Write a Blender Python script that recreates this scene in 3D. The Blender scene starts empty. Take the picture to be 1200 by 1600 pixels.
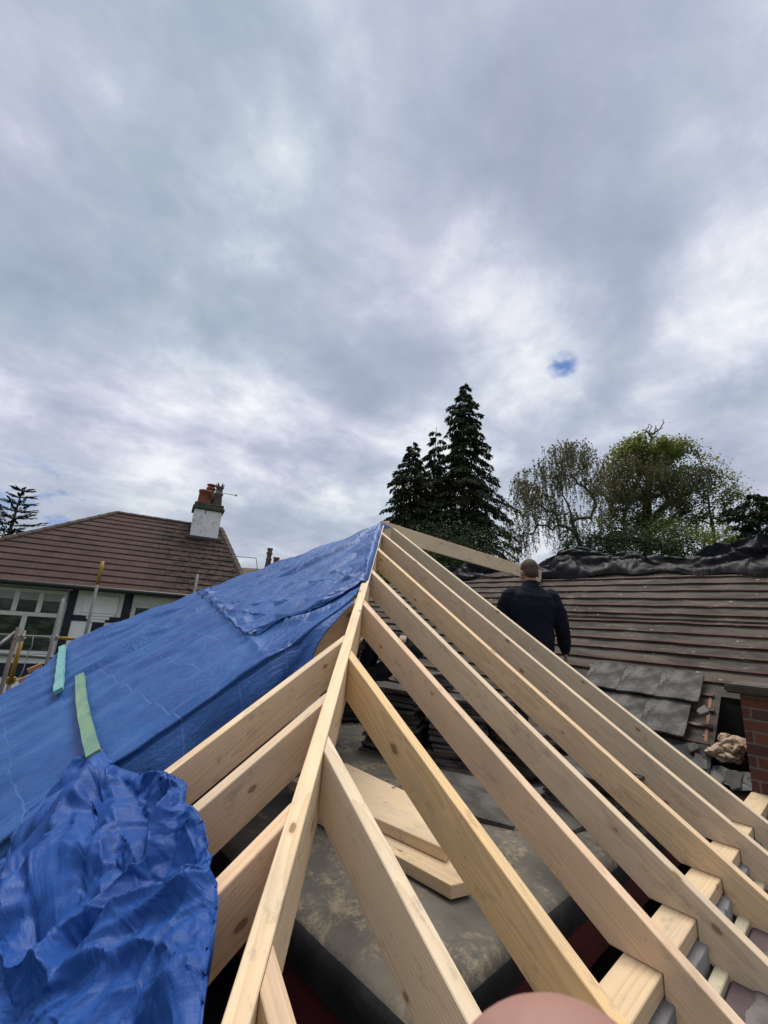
import bpy, bmesh, math, random
from mathutils import Vector, Matrix, noise, Quaternion
random.seed(7)
R = math.radians
sc = bpy.context.scene
COL = sc.collection

# ------------------------------------------------------------------ camera model (origin = camera, metres, z up)
F = 665.34
def _cam():
    cp, sp = math.cos(R(14.829)), math.sin(R(14.829))
    cr, sr = math.cos(R(-4.190)), math.sin(R(-4.190))
    cy, sy = math.cos(R(-42.42)), math.sin(R(-42.42))
    B = Matrix(((1, 0, 0), (0, 0, 1), (0, -1, 0)))
    Rx = Matrix(((1, 0, 0), (0, cp, -sp), (0, sp, cp)))
    Rz = Matrix(((cy, -sy, 0), (sy, cy, 0), (0, 0, 1)))
    Rr = Matrix(((cr, -sr, 0), (sr, cr, 0), (0, 0, 1)))
    return Rz @ Rx @ B @ Rr
M = _cam()
def ray(x, y): return M @ Vector(((x - 600) / F, (y - 800) / F, 1))
def onX(x, y, X): r = ray(x, y); return r * (X / r.x)
def onY(x, y, Y): r = ray(x, y); return r * (Y / r.y)
def onZ(x, y, Z): r = ray(x, y); return r * (Z / r.z)
def onP(x, y, p, n): r = ray(x, y); n = Vector(n); return r * (Vector(p).dot(n) / r.dot(n))
def at(x, y, d): return ray(x, y) * d

GROUND = -3.3
# roof geometry recovered from the photograph
T = math.tan(R(32.97))
APEX = Vector((3.137, 3.45, 1.092))
def z_near(Y): return APEX.z + T * (Y - APEX.y)      # slope that faces the camera
def z_hip(X): return APEX.z + T * (X - APEX.x)       # hip end under the blue sheets
def hipP(x, y): return onP(x, y, APEX, (-T, 0, 1))
TM = math.tan(R(34))
def z_main(X): return 0.9 + TM * (X - 6.8)           # slope of the main house
def mainP(x, y): return onP(x, y, (6.8, 0, 0.9), (-TM, 0, 1))
FLAT = -1.08

# ------------------------------------------------------------------ object helpers
def tag(o, label=None, cat=None, group=None, kind=None):
    if label: o['label'] = label
    if cat: o['category'] = cat
    if group: o['group'] = group
    if kind: o['kind'] = kind
    return o
def empty(name, loc, label, cat, group=None):
    o = bpy.data.objects.new(name, None); COL.objects.link(o); o.location = loc
    o.empty_display_size = 0.1
    return tag(o, label, cat, group)
WORLD = {}
def wm(o): return WORLD.get(o.name, Matrix.Translation(o.location) if o.type == 'EMPTY' else Matrix())
def link(name, me, mat=None, parent=None, smooth=False, mw=None):
    o = bpy.data.objects.new(name, me); COL.objects.link(o)
    if mat is not None:
        me.materials.clear()
        for m in (mat if isinstance(mat, (list, tuple)) else [mat]): me.materials.append(m)
    if smooth: me.polygons.foreach_set('use_smooth', [True] * len(me.polygons))
    mw = mw or Matrix(); WORLD[o.name] = mw
    if parent is not None:
        o.parent = parent; o.matrix_parent_inverse = wm(parent).inverted()
    o.matrix_basis = mw
    return o
def mesh(name, vs, fs, mi=None):
    me = bpy.data.meshes.new(name); me.from_pydata([tuple(v) for v in vs], [], fs)
    if mi: me.polygons.foreach_set('material_index', mi)
    me.update(); return me

class MB:
    """collects shapes into one mesh"""
    def __init__(s): s.v = []; s.f = []
    def add(s, vs, fs):
        k = len(s.v); s.v += [Vector(v) for v in vs]; s.f += [tuple(i + k for i in f) for f in fs]
    def box(s, a, b, mw=None):
        x0, y0, z0 = a; x1, y1, z1 = b
        vs = [Vector(p) for p in ((x0,y0,z0),(x1,y0,z0),(x1,y1,z0),(x0,y1,z0),(x0,y0,z1),(x1,y0,z1),(x1,y1,z1),(x0,y1,z1))]
        if mw is not None: vs = [mw @ v for v in vs]
        s.add(vs, [(3,2,1,0),(4,5,6,7),(0,1,5,4),(1,2,6,5),(2,3,7,6),(3,0,4,7)])
    def prism(s, poly0, poly1):
        n = len(poly0)
        s.add(list(poly0) + list(poly1), [tuple(range(n - 1, -1, -1)), tuple(range(n, 2 * n))] +
              [(i, (i + 1) % n, (i + 1) % n + n, i + n) for i in range(n)])
    def tube(s, p0, p1, r0, r1=None, n=10, cap=True):
        r1 = r0 if r1 is None else r1
        p0, p1 = Vector(p0), Vector(p1); d = (p1 - p0)
        if d.length < 1e-6: return
        d.normalize(); a = d.orthogonal().normalized(); b = d.cross(a)
        vs = []
        for p, r in ((p0, r0), (p1, r1)):
            for i in range(n):
                t = 2 * math.pi * i / n; vs.append(p + (a * math.cos(t) + b * math.sin(t)) * r)
        fs = [(i, (i + 1) % n, (i + 1) % n + n, i + n) for i in range(n)]
        if cap: fs += [tuple(range(n - 1, -1, -1)), tuple(range(n, 2 * n))]
        s.add(vs, fs)
    def path(s, pts, rs, n=6):
        """one tapering tube along a polyline"""
        pts = [Vector(p) for p in pts]; rings = []
        a = None
        for i, p in enumerate(pts):
            d = (pts[min(i + 1, len(pts) - 1)] - pts[max(i - 1, 0)]).normalized()
            a = d.orthogonal().normalized() if a is None else (a - d * a.dot(d)).normalized()
            b = d.cross(a)
            rings.append([p + (a * math.cos(2*math.pi*k/n) + b * math.sin(2*math.pi*k/n)) * rs[i] for k in range(n)])
        vs = [v for r in rings for v in r]; fs = []
        for i in range(len(rings) - 1):
            for k in range(n):
                fs.append((i*n + k, i*n + (k+1) % n, (i+1)*n + (k+1) % n, (i+1)*n + k))
        fs += [tuple(range(n - 1, -1, -1)), tuple(range((len(rings)-1)*n, len(rings)*n))]
        s.add(vs, fs)
    def lathe(s, c, prof, n=20, axis=None):
        c = Vector(c); vs = []; fs = []
        q = Quaternion() if axis is None else Vector((0,0,1)).rotation_difference(Vector(axis))
        for (r, z) in prof:
            for k in range(n):
                t = 2*math.pi*k/n; vs.append(c + q @ Vector((r*math.cos(t), r*math.sin(t), z)))
        for i in range(len(prof) - 1):
            for k in range(n):
                fs.append((i*n+k, i*n+(k+1)%n, (i+1)*n+(k+1)%n, (i+1)*n+k))
        fs += [tuple(range(n-1,-1,-1)), tuple(range((len(prof)-1)*n, len(prof)*n))]
        s.add(vs, fs)
    def build(s, name, mat, parent=None, smooth=False, bevel=0, mw=None, seg=1):
        me = mesh(name, s.v, s.f)
        if bevel:
            bm = bmesh.new(); bm.from_mesh(me)
            bmesh.ops.bevel(bm, geom=[e for e in bm.edges if len(e.link_faces) == 2 and e.calc_face_angle(0) > 0.5], offset=bevel,
                            segments=seg, affect='EDGES', clamp_overlap=True)
            bm.to_mesh(me); bm.free()
        return link(name, me, mat, parent, smooth, mw)

def grid_mesh(name, P, uv=None):
    """P[i][j] -> sheet"""
    n, m = len(P), len(P[0]); vs = [p for r in P for p in r]
    fs = [(i*m+j, (i+1)*m+j, (i+1)*m+j+1, i*m+j+1) for i in range(n-1) for j in range(m-1)]
    me = mesh(name, vs, fs)
    if uv:
        l = me.uv_layers.new(name='UVMap'); flat = [u for r in uv for u in r]
        for lp in me.loops: l.data[lp.index].uv = flat[lp.vertex_index]
    return me

# ------------------------------------------------------------------ materials
def newmat(name):
    m = bpy.data.materials.new(name); m.use_nodes = True
    nt = m.node_tree; b = nt.nodes['Principled BSDF']
    return m, nt, b
def N(nt, t, **kw):
    n = nt.nodes.new(t)
    for k, v in kw.items():
        if k.startswith('i_'): n.inputs[k[2:].replace('_', ' ')].default_value = v
        else: setattr(n, k, v)
    return n
def L(nt, a, b): nt.links.new(a, b)
def math_n(nt, op, a, b=None, c=None, clamp=False):
    n = N(nt, 'ShaderNodeMath', operation=op); n.use_clamp = clamp
    for i, v in enumerate((a, b, c)):
        if v is None: continue
        if isinstance(v, (int, float)): n.inputs[i].default_value = v
        else: L(nt, v, n.inputs[i])
    return n.outputs[0]
def mixc(nt, fac, a, b, mode='MIX'):
    n = N(nt, 'ShaderNodeMix', data_type='RGBA', blend_type=mode)
    if isinstance(fac, (int, float)): n.inputs[0].default_value = fac
    else: L(nt, fac, n.inputs[0])
    for i, v in ((6, a), (7, b)):
        if isinstance(v, tuple): n.inputs[i].default_value = (*v[:3], 1)
        else: L(nt, v, n.inputs[i])
    return n.outputs[2]
def ramp(nt, fac, stops):
    n = N(nt, 'ShaderNodeValToRGB'); e = n.color_ramp.elements
    while len(e) < len(stops): e.new(0.5)
    for k, (p, c) in enumerate(stops):
        e[k].position = p; e[k].color = (*c, 1) if len(c) == 3 else c
    L(nt, fac, n.inputs[0]); return n.outputs[0]
def step(nt, v, a, b):
    n = N(nt, 'ShaderNodeMapRange', interpolation_type='SMOOTHSTEP')
    L(nt, v, n.inputs[0]); n.inputs[1].default_value = a; n.inputs[2].default_value = b
    return n.outputs[0]
def noise_n(nt, vec, scale, detail=4, rough=0.55, dist=0.0):
    n = N(nt, 'ShaderNodeTexNoise'); n.inputs['Scale'].default_value = scale; n.inputs['Detail'].default_value = detail
    n.inputs['Roughness'].default_value = rough; n.inputs['Distortion'].default_value = dist
    if vec is not None: L(nt, vec, n.inputs['Vector'])
    return n.outputs[0]
def mapping(nt, vec, scale=(1,1,1), loc=(0,0,0), rot=(0,0,0)):
    n = N(nt, 'ShaderNodeMapping'); n.inputs['Scale'].default_value = scale; n.inputs['Location'].default_value = loc
    n.inputs['Rotation'].default_value = rot
    L(nt, vec, n.inputs['Vector']); return n.outputs[0]
def bump(nt, b, h, strength=0.3, dist=0.01):
    n = N(nt, 'ShaderNodeBump'); n.inputs['Strength'].default_value = strength; n.inputs['Distance'].default_value = dist
    L(nt, h, n.inputs['Height']); L(nt, n.outputs[0], b.inputs['Normal'])
def objco(nt): return N(nt, 'ShaderNodeTexCoord').outputs['Object']
def geopos(nt): return N(nt, 'ShaderNodeNewGeometry').outputs['Position']

def mat_mottled(name, c0, c1, scale=3.0, rough=0.8, bumpd=0.004, c2=None, scale2=30, spec=0.3, space='obj', stretch=(1,1,1), metallic=0.0):
    m, nt, b = newmat(name)
    co = objco(nt) if space == 'obj' else geopos(nt)
    co = mapping(nt, co, stretch)
    n1 = noise_n(nt, co, scale, 6, 0.62)
    c = mixc(nt, step(nt, n1, 0.35, 0.68), c0, c1)
    n2 = noise_n(nt, co, scale2, 5, 0.7)
    if c2: c = mixc(nt, step(nt, n2, 0.56, 0.72), c, c2)
    L(nt, c, b.inputs['Base Color']); b.inputs['Roughness'].default_value = rough
    b.inputs['Specular IOR Level'].default_value = spec; b.inputs['Metallic'].default_value = metallic
    if bumpd: bump(nt, b, n2, 0.6, bumpd)
    return m

def mat_wood(name='fresh_softwood'):
    m, nt, b = newmat(name)
    oi = N(nt, 'ShaderNodeObjectInfo'); rnd = oi.outputs['Random']
    off = N(nt, 'ShaderNodeCombineXYZ')
    L(nt, math_n(nt, 'MULTIPLY', rnd, 37.0), off.inputs[0]); L(nt, math_n(nt, 'MULTIPLY', rnd, 11.0), off.inputs[1])
    va = N(nt, 'ShaderNodeVectorMath', operation='ADD'); co0 = objco(nt)
    L(nt, co0, va.inputs[0]); L(nt, off.outputs[0], va.inputs[1]); co = va.outputs[0]
    # growth rings round an off-centre pith
    sx = N(nt, 'ShaderNodeSeparateXYZ'); L(nt, co0, sx.inputs[0])
    wob = noise_n(nt, mapping(nt, co, (1.1, 5, 5)), 1.0, 2, 0.5)
    py = math_n(nt, 'ADD', sx.outputs[1], math_n(nt, 'SUBTRACT', math_n(nt, 'MULTIPLY', rnd, 0.10), 0.04))
    pz = math_n(nt, 'ADD', sx.outputs[2], math_n(nt, 'ADD', math_n(nt, 'MULTIPLY', math_n(nt, 'FRACT', math_n(nt, 'MULTIPLY', rnd, 7.3)), 0.12), 0.03))
    d = math_n(nt, 'SQRT', math_n(nt, 'ADD', math_n(nt, 'MULTIPLY', py, py), math_n(nt, 'MULTIPLY', pz, pz)))
    d = math_n(nt, 'ADD', d, math_n(nt, 'MULTIPLY', wob, 0.075))
    s = math_n(nt, 'FRACT', math_n(nt, 'MULTIPLY', d, 105.0))
    ring = math_n(nt, 'POWER', s, 2.2)
    fib = noise_n(nt, mapping(nt, co, (4, 220, 220)), 1.0, 4, 0.7)
    light = (0.74, 0.60, 0.44); dark = (0.60, 0.45, 0.30)
    c = mixc(nt, math_n(nt, 'MULTIPLY', ring, 0.80), light, dark)
    c = mixc(nt, math_n(nt, 'MULTIPLY', step(nt, fib, 0.42, 0.75), 0.22), c, (0.50, 0.36, 0.23))
    # board to board tint
    c = mixc(nt, 1.0, c, oi.outputs['Color'], 'MULTIPLY')
    # broad stains from the yard
    st = noise_n(nt, mapping(nt, co, (2.2, 7, 7)), 1.0, 5, 0.65)
    c = mixc(nt, math_n(nt, 'MULTIPLY', step(nt, st, 0.46, 0.72), 0.45), c, (0.42, 0.35, 0.27))
    sm = noise_n(nt, mapping(nt, co, (9, 16, 16)), 1.0, 6, 0.75)
    c = mixc(nt, math_n(nt, 'MULTIPLY', step(nt, sm, 0.55, 0.68), 0.42), c, (0.25, 0.20, 0.155))
    # knots
    v = N(nt, 'ShaderNodeTexVoronoi'); v.inputs['Scale'].default_value = 1.0; v.inputs['Randomness'].default_value = 1.0
    kw = N(nt, 'ShaderNodeVectorMath', operation='ADD')
    L(nt, mapping(nt, co, (4.6, 9.0, 9.0)), kw.inputs[0])
    kn = N(nt, 'ShaderNodeTexNoise'); kn.inputs['Scale'].default_value = 30; L(nt, co, kn.inputs['Vector'])
    ks = N(nt, 'ShaderNodeVectorMath', operation='SCALE'); L(nt, kn.outputs['Color'], ks.inputs[0]); ks.inputs[3].default_value = 0.07
    L(nt, ks.outputs[0], kw.inputs[1]); L(nt, kw.outputs[0], v.inputs['Vector'])
    kvar = N(nt, 'ShaderNodeSeparateXYZ'); L(nt, v.outputs['Color'], kvar.inputs[0])
    kd = math_n(nt, 'MULTIPLY', v.outputs['Distance'], math_n(nt, 'ADD', 0.82, math_n(nt, 'MULTIPLY', kvar.outputs[0], 1.3)))
    c = mixc(nt, math_n(nt, 'MULTIPLY', math_n(nt, 'SUBTRACT', 1.0, step(nt, kd, 0.10, 0.21)), 0.40), c, (0.45, 0.28, 0.155))
    kr = math_n(nt, 'SUBTRACT', 1.0, step(nt, kd, 0.095, 0.118))
    kin = mixc(nt, math_n(nt, 'FRACT', math_n(nt, 'MULTIPLY', kd, 50.0)), (0.22, 0.125, 0.065), (0.33, 0.20, 0.11))
    c = mixc(nt, math_n(nt, 'MULTIPLY', kr, 0.9), c, kin)
    L(nt, c, b.inputs['Base Color']); b.inputs['Roughness'].default_value = 0.72
    b.inputs['Specular IOR Level'].default_value = 0.25
    bump(nt, b, math_n(nt, 'ADD', fib, math_n(nt, 'MULTIPLY', ring, 0.4)), 0.25, 0.0015)
    return m
WOOD = mat_wood()

def mat_tarp(name, base, dark, rough, weave=700.0, folds=True, lite=None, spec=0.35, bs=0.45, geo=False):
    m, nt, b = newmat(name)
    uv = N(nt, 'ShaderNodeTexCoord').outputs['UV']
    sx = N(nt, 'ShaderNodeSeparateXYZ'); L(nt, uv, sx.inputs[0])
    n1 = noise_n(nt, uv, 2.3, 6, 0.65); n2 = noise_n(nt, mapping(nt, uv, (1, 1, 1)), 26, 4, 0.7)
    c = mixc(nt, step(nt, n1, 0.3, 0.7), base, dark)
    # dust and scuffed white stress marks
    c = mixc(nt, math_n(nt, 'MULTIPLY', step(nt, n2, 0.60, 0.80), 0.16), c, lite or (0.09, 0.15, 0.36))
    h = None
    if folds:
        hs = []
        for k, per in ((0, 0.27), (1, 0.235)):
            w = math_n(nt, 'ADD', math_n(nt, 'DIVIDE', sx.outputs[k], per), math_n(nt, 'MULTIPLY', noise_n(nt, uv, 2.2, 3), 0.30))
            a = math_n(nt, 'ABSOLUTE', math_n(nt, 'SUBTRACT', math_n(nt, 'FRACT', w), 0.5))
            hs.append(math_n(nt, 'SUBTRACT', 1.0, step(nt, a, 0.0, 0.030)))
        h = math_n(nt, 'MAXIMUM', hs[0], hs[1])
        brk = step(nt, noise_n(nt, uv, 2.5, 4), 0.36, 0.60)
        h = math_n(nt, 'MULTIPLY', h, brk)
        c = mixc(nt, math_n(nt, 'MULTIPLY', h, 0.26), c, lite or (0.10, 0.20, 0.48))
    L(nt, c, b.inputs['Base Color'])
    L(nt, math_n(nt, 'ADD', math_n(nt, 'MULTIPLY', n1, 0.22), rough - 0.1), b.inputs['Roughness'])
    b.inputs['Specular IOR Level'].default_value = spec
    # woven tape weave + small crumples
    wv = N(nt, 'ShaderNodeTexWave'); wv.inputs['Scale'].default_value = weave / 6.28; wv.inputs['Distortion'].default_value = 1.5; L(nt, uv, wv.inputs['Vector'])
    if geo: uv = geopos(nt)
    cr = noise_n(nt, mapping(nt, uv, (6, 16, 6) if geo else (6, 16, 1), rot=(0, 0, 0.5)), 1.0, 5, 0.65, 0.6)
    rg = math_n(nt, 'ABSOLUTE', math_n(nt, 'SUBTRACT', cr, 0.5))
    cr2 = noise_n(nt, mapping(nt, uv, (34, 60, 40) if geo else (34, 60, 1), rot=(0, 0, -0.7)), 1.0, 4, 0.6, 0.4)
    hh = math_n(nt, 'ADD', math_n(nt, 'MULTIPLY', rg, -1.6), math_n(nt, 'MULTIPLY', cr2, 0.35))
    hh = math_n(nt, 'ADD', hh, math_n(nt, 'MULTIPLY', wv.outputs[1], 0.006))
    if h is not None: hh = math_n(nt, 'ADD', hh, math_n(nt, 'MULTIPLY', h, 0.16))
    bump(nt, b, hh, bs, 0.02)
    return m
TARP = mat_tarp('blue_polythene_sheet', (0.026, 0.100, 0.290), (0.009, 0.052, 0.205), 0.47, spec=.28)
TARP_UP = mat_tarp('blue_polythene_sheet_upper', (0.026, 0.094, 0.285), (0.010, 0.053, 0.210), 0.45, spec=.28)
TARP_C = mat_tarp('blue_polythene_sheet_crumpled', (0.015, 0.068, 0.265), (0.009, 0.048, 0.205), 0.52, folds=False, bs=.16, spec=.20, geo=True)
BLACK_SHEET = mat_tarp('black_polythene_sheet', (0.010, 0.0105, 0.0135), (0.006, 0.006, 0.008), 0.50, folds=False, lite=(0.018, 0.018, 0.021), spec=.10, bs=.10)

def mat_felt_flat():
    m, nt, b = newmat('mineral_felt_with_sawdust')
    co = geopos(nt)
    n1 = noise_n(nt, co, 1.7, 6, 0.65); n2 = noise_n(nt, co, 60, 4, 0.7)
    c = mixc(nt, step(nt, n1, 0.35, 0.7), (0.060, 0.055, 0.047), (0.125, 0.111, 0.090))
    # sawdust drifts
    s1 = noise_n(nt, co, 3.0, 7, 0.74, 0.6); s2 = noise_n(nt, co, 26, 6, 0.8)
    sd = math_n(nt, 'MULTIPLY', step(nt, s1, 0.47, 0.62), step(nt, s2, 0.42, 0.60))
    c = mixc(nt, math_n(nt, 'MULTIPLY', sd, 0.70), c, (0.33, 0.265, 0.17))
    c = mixc(nt, math_n(nt, 'MULTIPLY', step(nt, noise_n(nt, co, 1.1, 5, 0.6), 0.58, 0.68), 0.45), c, (0.035, 0.034, 0.032))
    L(nt, c, b.inputs['Base Color']); b.inputs['Roughness'].default_value = 0.88
    bump(nt, b, math_n(nt, 'ADD', n2, math_n(nt, 'MULTIPLY', n1, 2.0)), 0.5, 0.006)
    return m
FELT_FLAT = mat_felt_flat()
def mat_felt_main():
    m, nt, b = newmat('old_roofing_felt')
    co = geopos(nt)
    n1 = noise_n(nt, mapping(nt, co, (1, 0.35, 1)), 3.2, 6, 0.68); n2 = noise_n(nt, co, 55, 4, 0.7)
    c = mixc(nt, step(nt, n1, 0.38, 0.62), (0.022, 0.018, 0.014), (0.080, 0.064, 0.047))
    c = mixc(nt, math_n(nt, 'MULTIPLY', step(nt, noise_n(nt, mapping(nt, co, (1, 0.4, 1)), 6.0, 7, 0.8), 0.54, 0.64), 0.55), c, (0.165, 0.138, 0.105))
    c = mixc(nt, math_n(nt, 'MULTIPLY', step(nt, noise_n(nt, mapping(nt, co, (1.6, 0.45, 1.6)), 4.0, 6, 0.75), 0.54, 0.64), 0.75), c, (0.016, 0.016, 0.015))
    vs_ = N(nt, 'ShaderNodeTexVoronoi'); vs_.inputs['Scale'].default_value = 9.0; L(nt, mapping(nt, co, (1, .55, 1)), vs_.inputs['Vector'])
    sp = math_n(nt, 'ADD', vs_.outputs['Distance'], math_n(nt, 'MULTIPLY', n2, 0.12))
    c = mixc(nt, math_n(nt, 'MULTIPLY', math_n(nt, 'SUBTRACT', 1.0, step(nt, sp, 0.13, 0.17)), 0.75), c, (0.33, 0.31, 0.28))
    L(nt, c, b.inputs['Base Color']); b.inputs['Roughness'].default_value = 0.9
    bump(nt, b, math_n(nt, 'ADD', n2, math_n(nt, 'MULTIPLY', n1, 3.0)), 0.6, 0.008)
    return m
FELT_MAIN = mat_felt_main()
BATTEN = mat_mottled('weathered_batten', (0.050, 0.026, 0.019), (0.115, 0.068, 0.050), 5, 0.85, 0.003, (0.24, 0.195, 0.15), 13, space='geo', stretch=(1, 0.35, 1))
MAROON = mat_mottled('maroon_painted_board', (0.17, 0.038, 0.040), (0.12, 0.030, 0.032), 4, 0.6, 0.002)
SLATE = mat_mottled('old_concrete_tile', (0.050, 0.047, 0.043), (0.125, 0.116, 0.105), 5, 0.85, 0.004, (0.11, 0.10, 0.095), 26)
SLATE2 = mat_mottled('mossy_concrete_tile', (0.034, 0.032, 0.029), (0.135, 0.127, 0.118), 5.5, 0.85, 0.008, (0.014, 0.014, 0.010), 13)
MORTAR = mat_mottled('grey_mortar', (0.15, 0.145, 0.145), (0.24, 0.23, 0.225), 5, 0.9, 0.006, (0.07, 0.062, 0.066), 20, space='geo')
GREENBAT = mat_mottled('green_treated_batten', (0.12, 0.23, 0.18), (0.185, 0.28, 0.175), 4, 0.8, 0.002, (0.09, 0.14, 0.09), 14, stretch=(1, 4, 4))
TURQ = mat_mottled('turquoise_treated_batten', (0.125, 0.31, 0.31), (0.175, 0.36, 0.34), 4, 0.8, 0.002, (0.10, 0.21, 0.20), 14, stretch=(1, 4, 4))
GALV = mat_mottled('galvanised_tube', (0.13, 0.132, 0.135), (0.09, 0.09, 0.092), 7, 0.55, 0.001, (0.07, 0.06, 0.05), 16, spec=0.4, metallic=0.2)
RUSTY = mat_mottled('brown_stained_tube', (0.10, 0.082, 0.075), (0.07, 0.055, 0.05), 6, 0.65, 0.001, (0.07, 0.05, 0.04), 16)
YELLOW = mat_mottled('yellow_painted_tube_band', (0.30, 0.18, 0.025), (0.23, 0.135, 0.02), 9, 0.55, 0.001, (0.16, 0.11, 0.05), 18)
STEELC = mat_mottled('coupler_steel', (0.30, 0.28, 0.24), (0.17, 0.15, 0.13), 20, 0.5, 0.001, metallic=0.4)
INSUL = mat_mottled('mineral_wool', (0.31, 0.22, 0.15), (0.40, 0.30, 0.215), 14, 1.0, 0.012, (0.20, 0.11, 0.065), 9, space='geo')
EARTH = mat_mottled('lawn_and_soil', (0.045, 0.070, 0.022), (0.075, 0.095, 0.035), 0.5, 0.95, 0.02, (0.10, 0.085, 0.055), 3, space='geo')
BLACKPL = mat_mottled('black_plastic', (0.015, 0.015, 0.016), (0.022, 0.022, 0.023), 5, 0.45, 0)
LEAD = mat_mottled('lead_flashing', (0.040, 0.041, 0.046), (0.075, 0.077, 0.083), 6, 0.6, 0.003, (0.10, 0.10, 0.105), 20)
def mat_brick(name, c0, c1, mort, scale, vec_rot, paint=None):
    m, nt, b = newmat(name)
    sx = N(nt, 'ShaderNodeSeparateXYZ'); L(nt, objco(nt), sx.inputs[0])
    cb = N(nt, 'ShaderNodeCombineXYZ')
    L(nt, math_n(nt, 'ADD', sx.outputs[0], sx.outputs[1]), cb.inputs[0]); L(nt, sx.outputs[2], cb.inputs[1])
    br = N(nt, 'ShaderNodeTexBrick'); L(nt, cb.outputs[0], br.inputs['Vector'])
    br.inputs['Color1'].default_value = (*c0, 1); br.inputs['Color2'].default_value = (*c1, 1); br.inputs['Mortar'].default_value = (*mort, 1)
    br.inputs['Scale'].default_value = 1.0; br.inputs['Brick Width'].default_value = 0.225 * scale; br.inputs['Row Height'].default_value = 0.075 * scale
    br.inputs['Mortar Size'].default_value = 0.007 * scale; br.inputs['Mortar Smooth'].default_value = 0.2; br.inputs['Bias'].default_value = 0.1
    n2 = noise_n(nt, objco(nt), 14, 6, 0.7); n1 = noise_n(nt, objco(nt), 3, 5, 0.65)
    c = mixc(nt, math_n(nt, 'MULTIPLY', step(nt, n2, 0.45, 0.75), 0.6), br.outputs[0], tuple(x * 0.4 for x in c0))
    c = mixc(nt, math_n(nt, 'MULTIPLY', step(nt, n1, 0.55, 0.7), 0.5), c, (0.06, 0.045, 0.04))
    if paint:
        c = mixc(nt, step(nt, math_n(nt, 'ADD', math_n(nt, 'MULTIPLY', n2, 0.7), math_n(nt, 'MULTIPLY', n1, 0.5)), 0.86, 0.58), c, paint)
    L(nt, c, b.inputs['Base Color']); b.inputs['Roughness'].default_value = 0.9
    bump(nt, b, math_n(nt, 'ADD', math_n(nt, 'MULTIPLY', br.outputs[1], -0.8), math_n(nt, 'MULTIPLY', n2, 0.6)), 0.7, 0.008)
    return m
BRICK = mat_brick('red_brick', (0.15, 0.045, 0.026), (0.070, 0.026, 0.020), (0.125, 0.11, 0.095), 1.0, 0)
BRICK_W = mat_brick('flaking_white_painted_brick', (0.22, 0.16, 0.13), (0.28, 0.2, 0.16), (0.3, 0.28, 0.25), 1.0, 0, (0.74, 0.73, 0.71))
TERRA = mat_mottled('terracotta', (0.26, 0.075, 0.045), (0.19, 0.06, 0.04), 5, 0.8, 0.003, (0.08, 0.04, 0.035), 12)
DARKPOT = mat_mottled('sooty_stoneware', (0.10, 0.072, 0.062), (0.145, 0.11, 0.10), 6, 0.8, 0.003, (0.05, 0.04, 0.04), 14)
SOOT = mat_mottled('mossy_corbel', (0.075, 0.07, 0.055), (0.045, 0.042, 0.036), 8, 0.9, 0.01, (0.10, 0.115, 0.05), 10)
RENDER_W = mat_mottled('white_render', (0.76, 0.76, 0.745), (0.82, 0.82, 0.80), 1.6, 0.9, 0.006, None, 40)
NAVY = mat_mottled('dark_painted_timber', (0.010, 0.013, 0.024), (0.015, 0.018, 0.032), 3, 0.5, 0.002)
FRAMEW = mat_mottled('white_window_frame', (0.55, 0.55, 0.54), (0.60, 0.60, 0.59), 3, 0.45, 0)
LOFTDARK = mat_mottled('dark_loft_timber_and_shade', (0.030, 0.024, 0.02), (0.02, 0.016, 0.014), 5, 0.9, 0)  # old timber; also serves as painted-in shade on walls and floors
def mat_glass():
    m, nt, b = newmat('window_glass')
    n1 = noise_n(nt, mapping(nt, objco(nt), (1.2, 1.2, 3.0)), 2.0, 5, 0.6)
    c = mixc(nt, step(nt, n1, 0.45, 0.62), (0.012, 0.015, 0.016), (0.055, 0.062, 0.06))
    L(nt, c, b.inputs['Base Color']); b.inputs['Roughness'].default_value = 0.08
    b.inputs['Specular IOR Level'].default_value = 0.5
    bump(nt, b, noise_n(nt, objco(nt), 2.5, 2), 0.06, 0.02)
    return m
GLASS = mat_glass()
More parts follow.
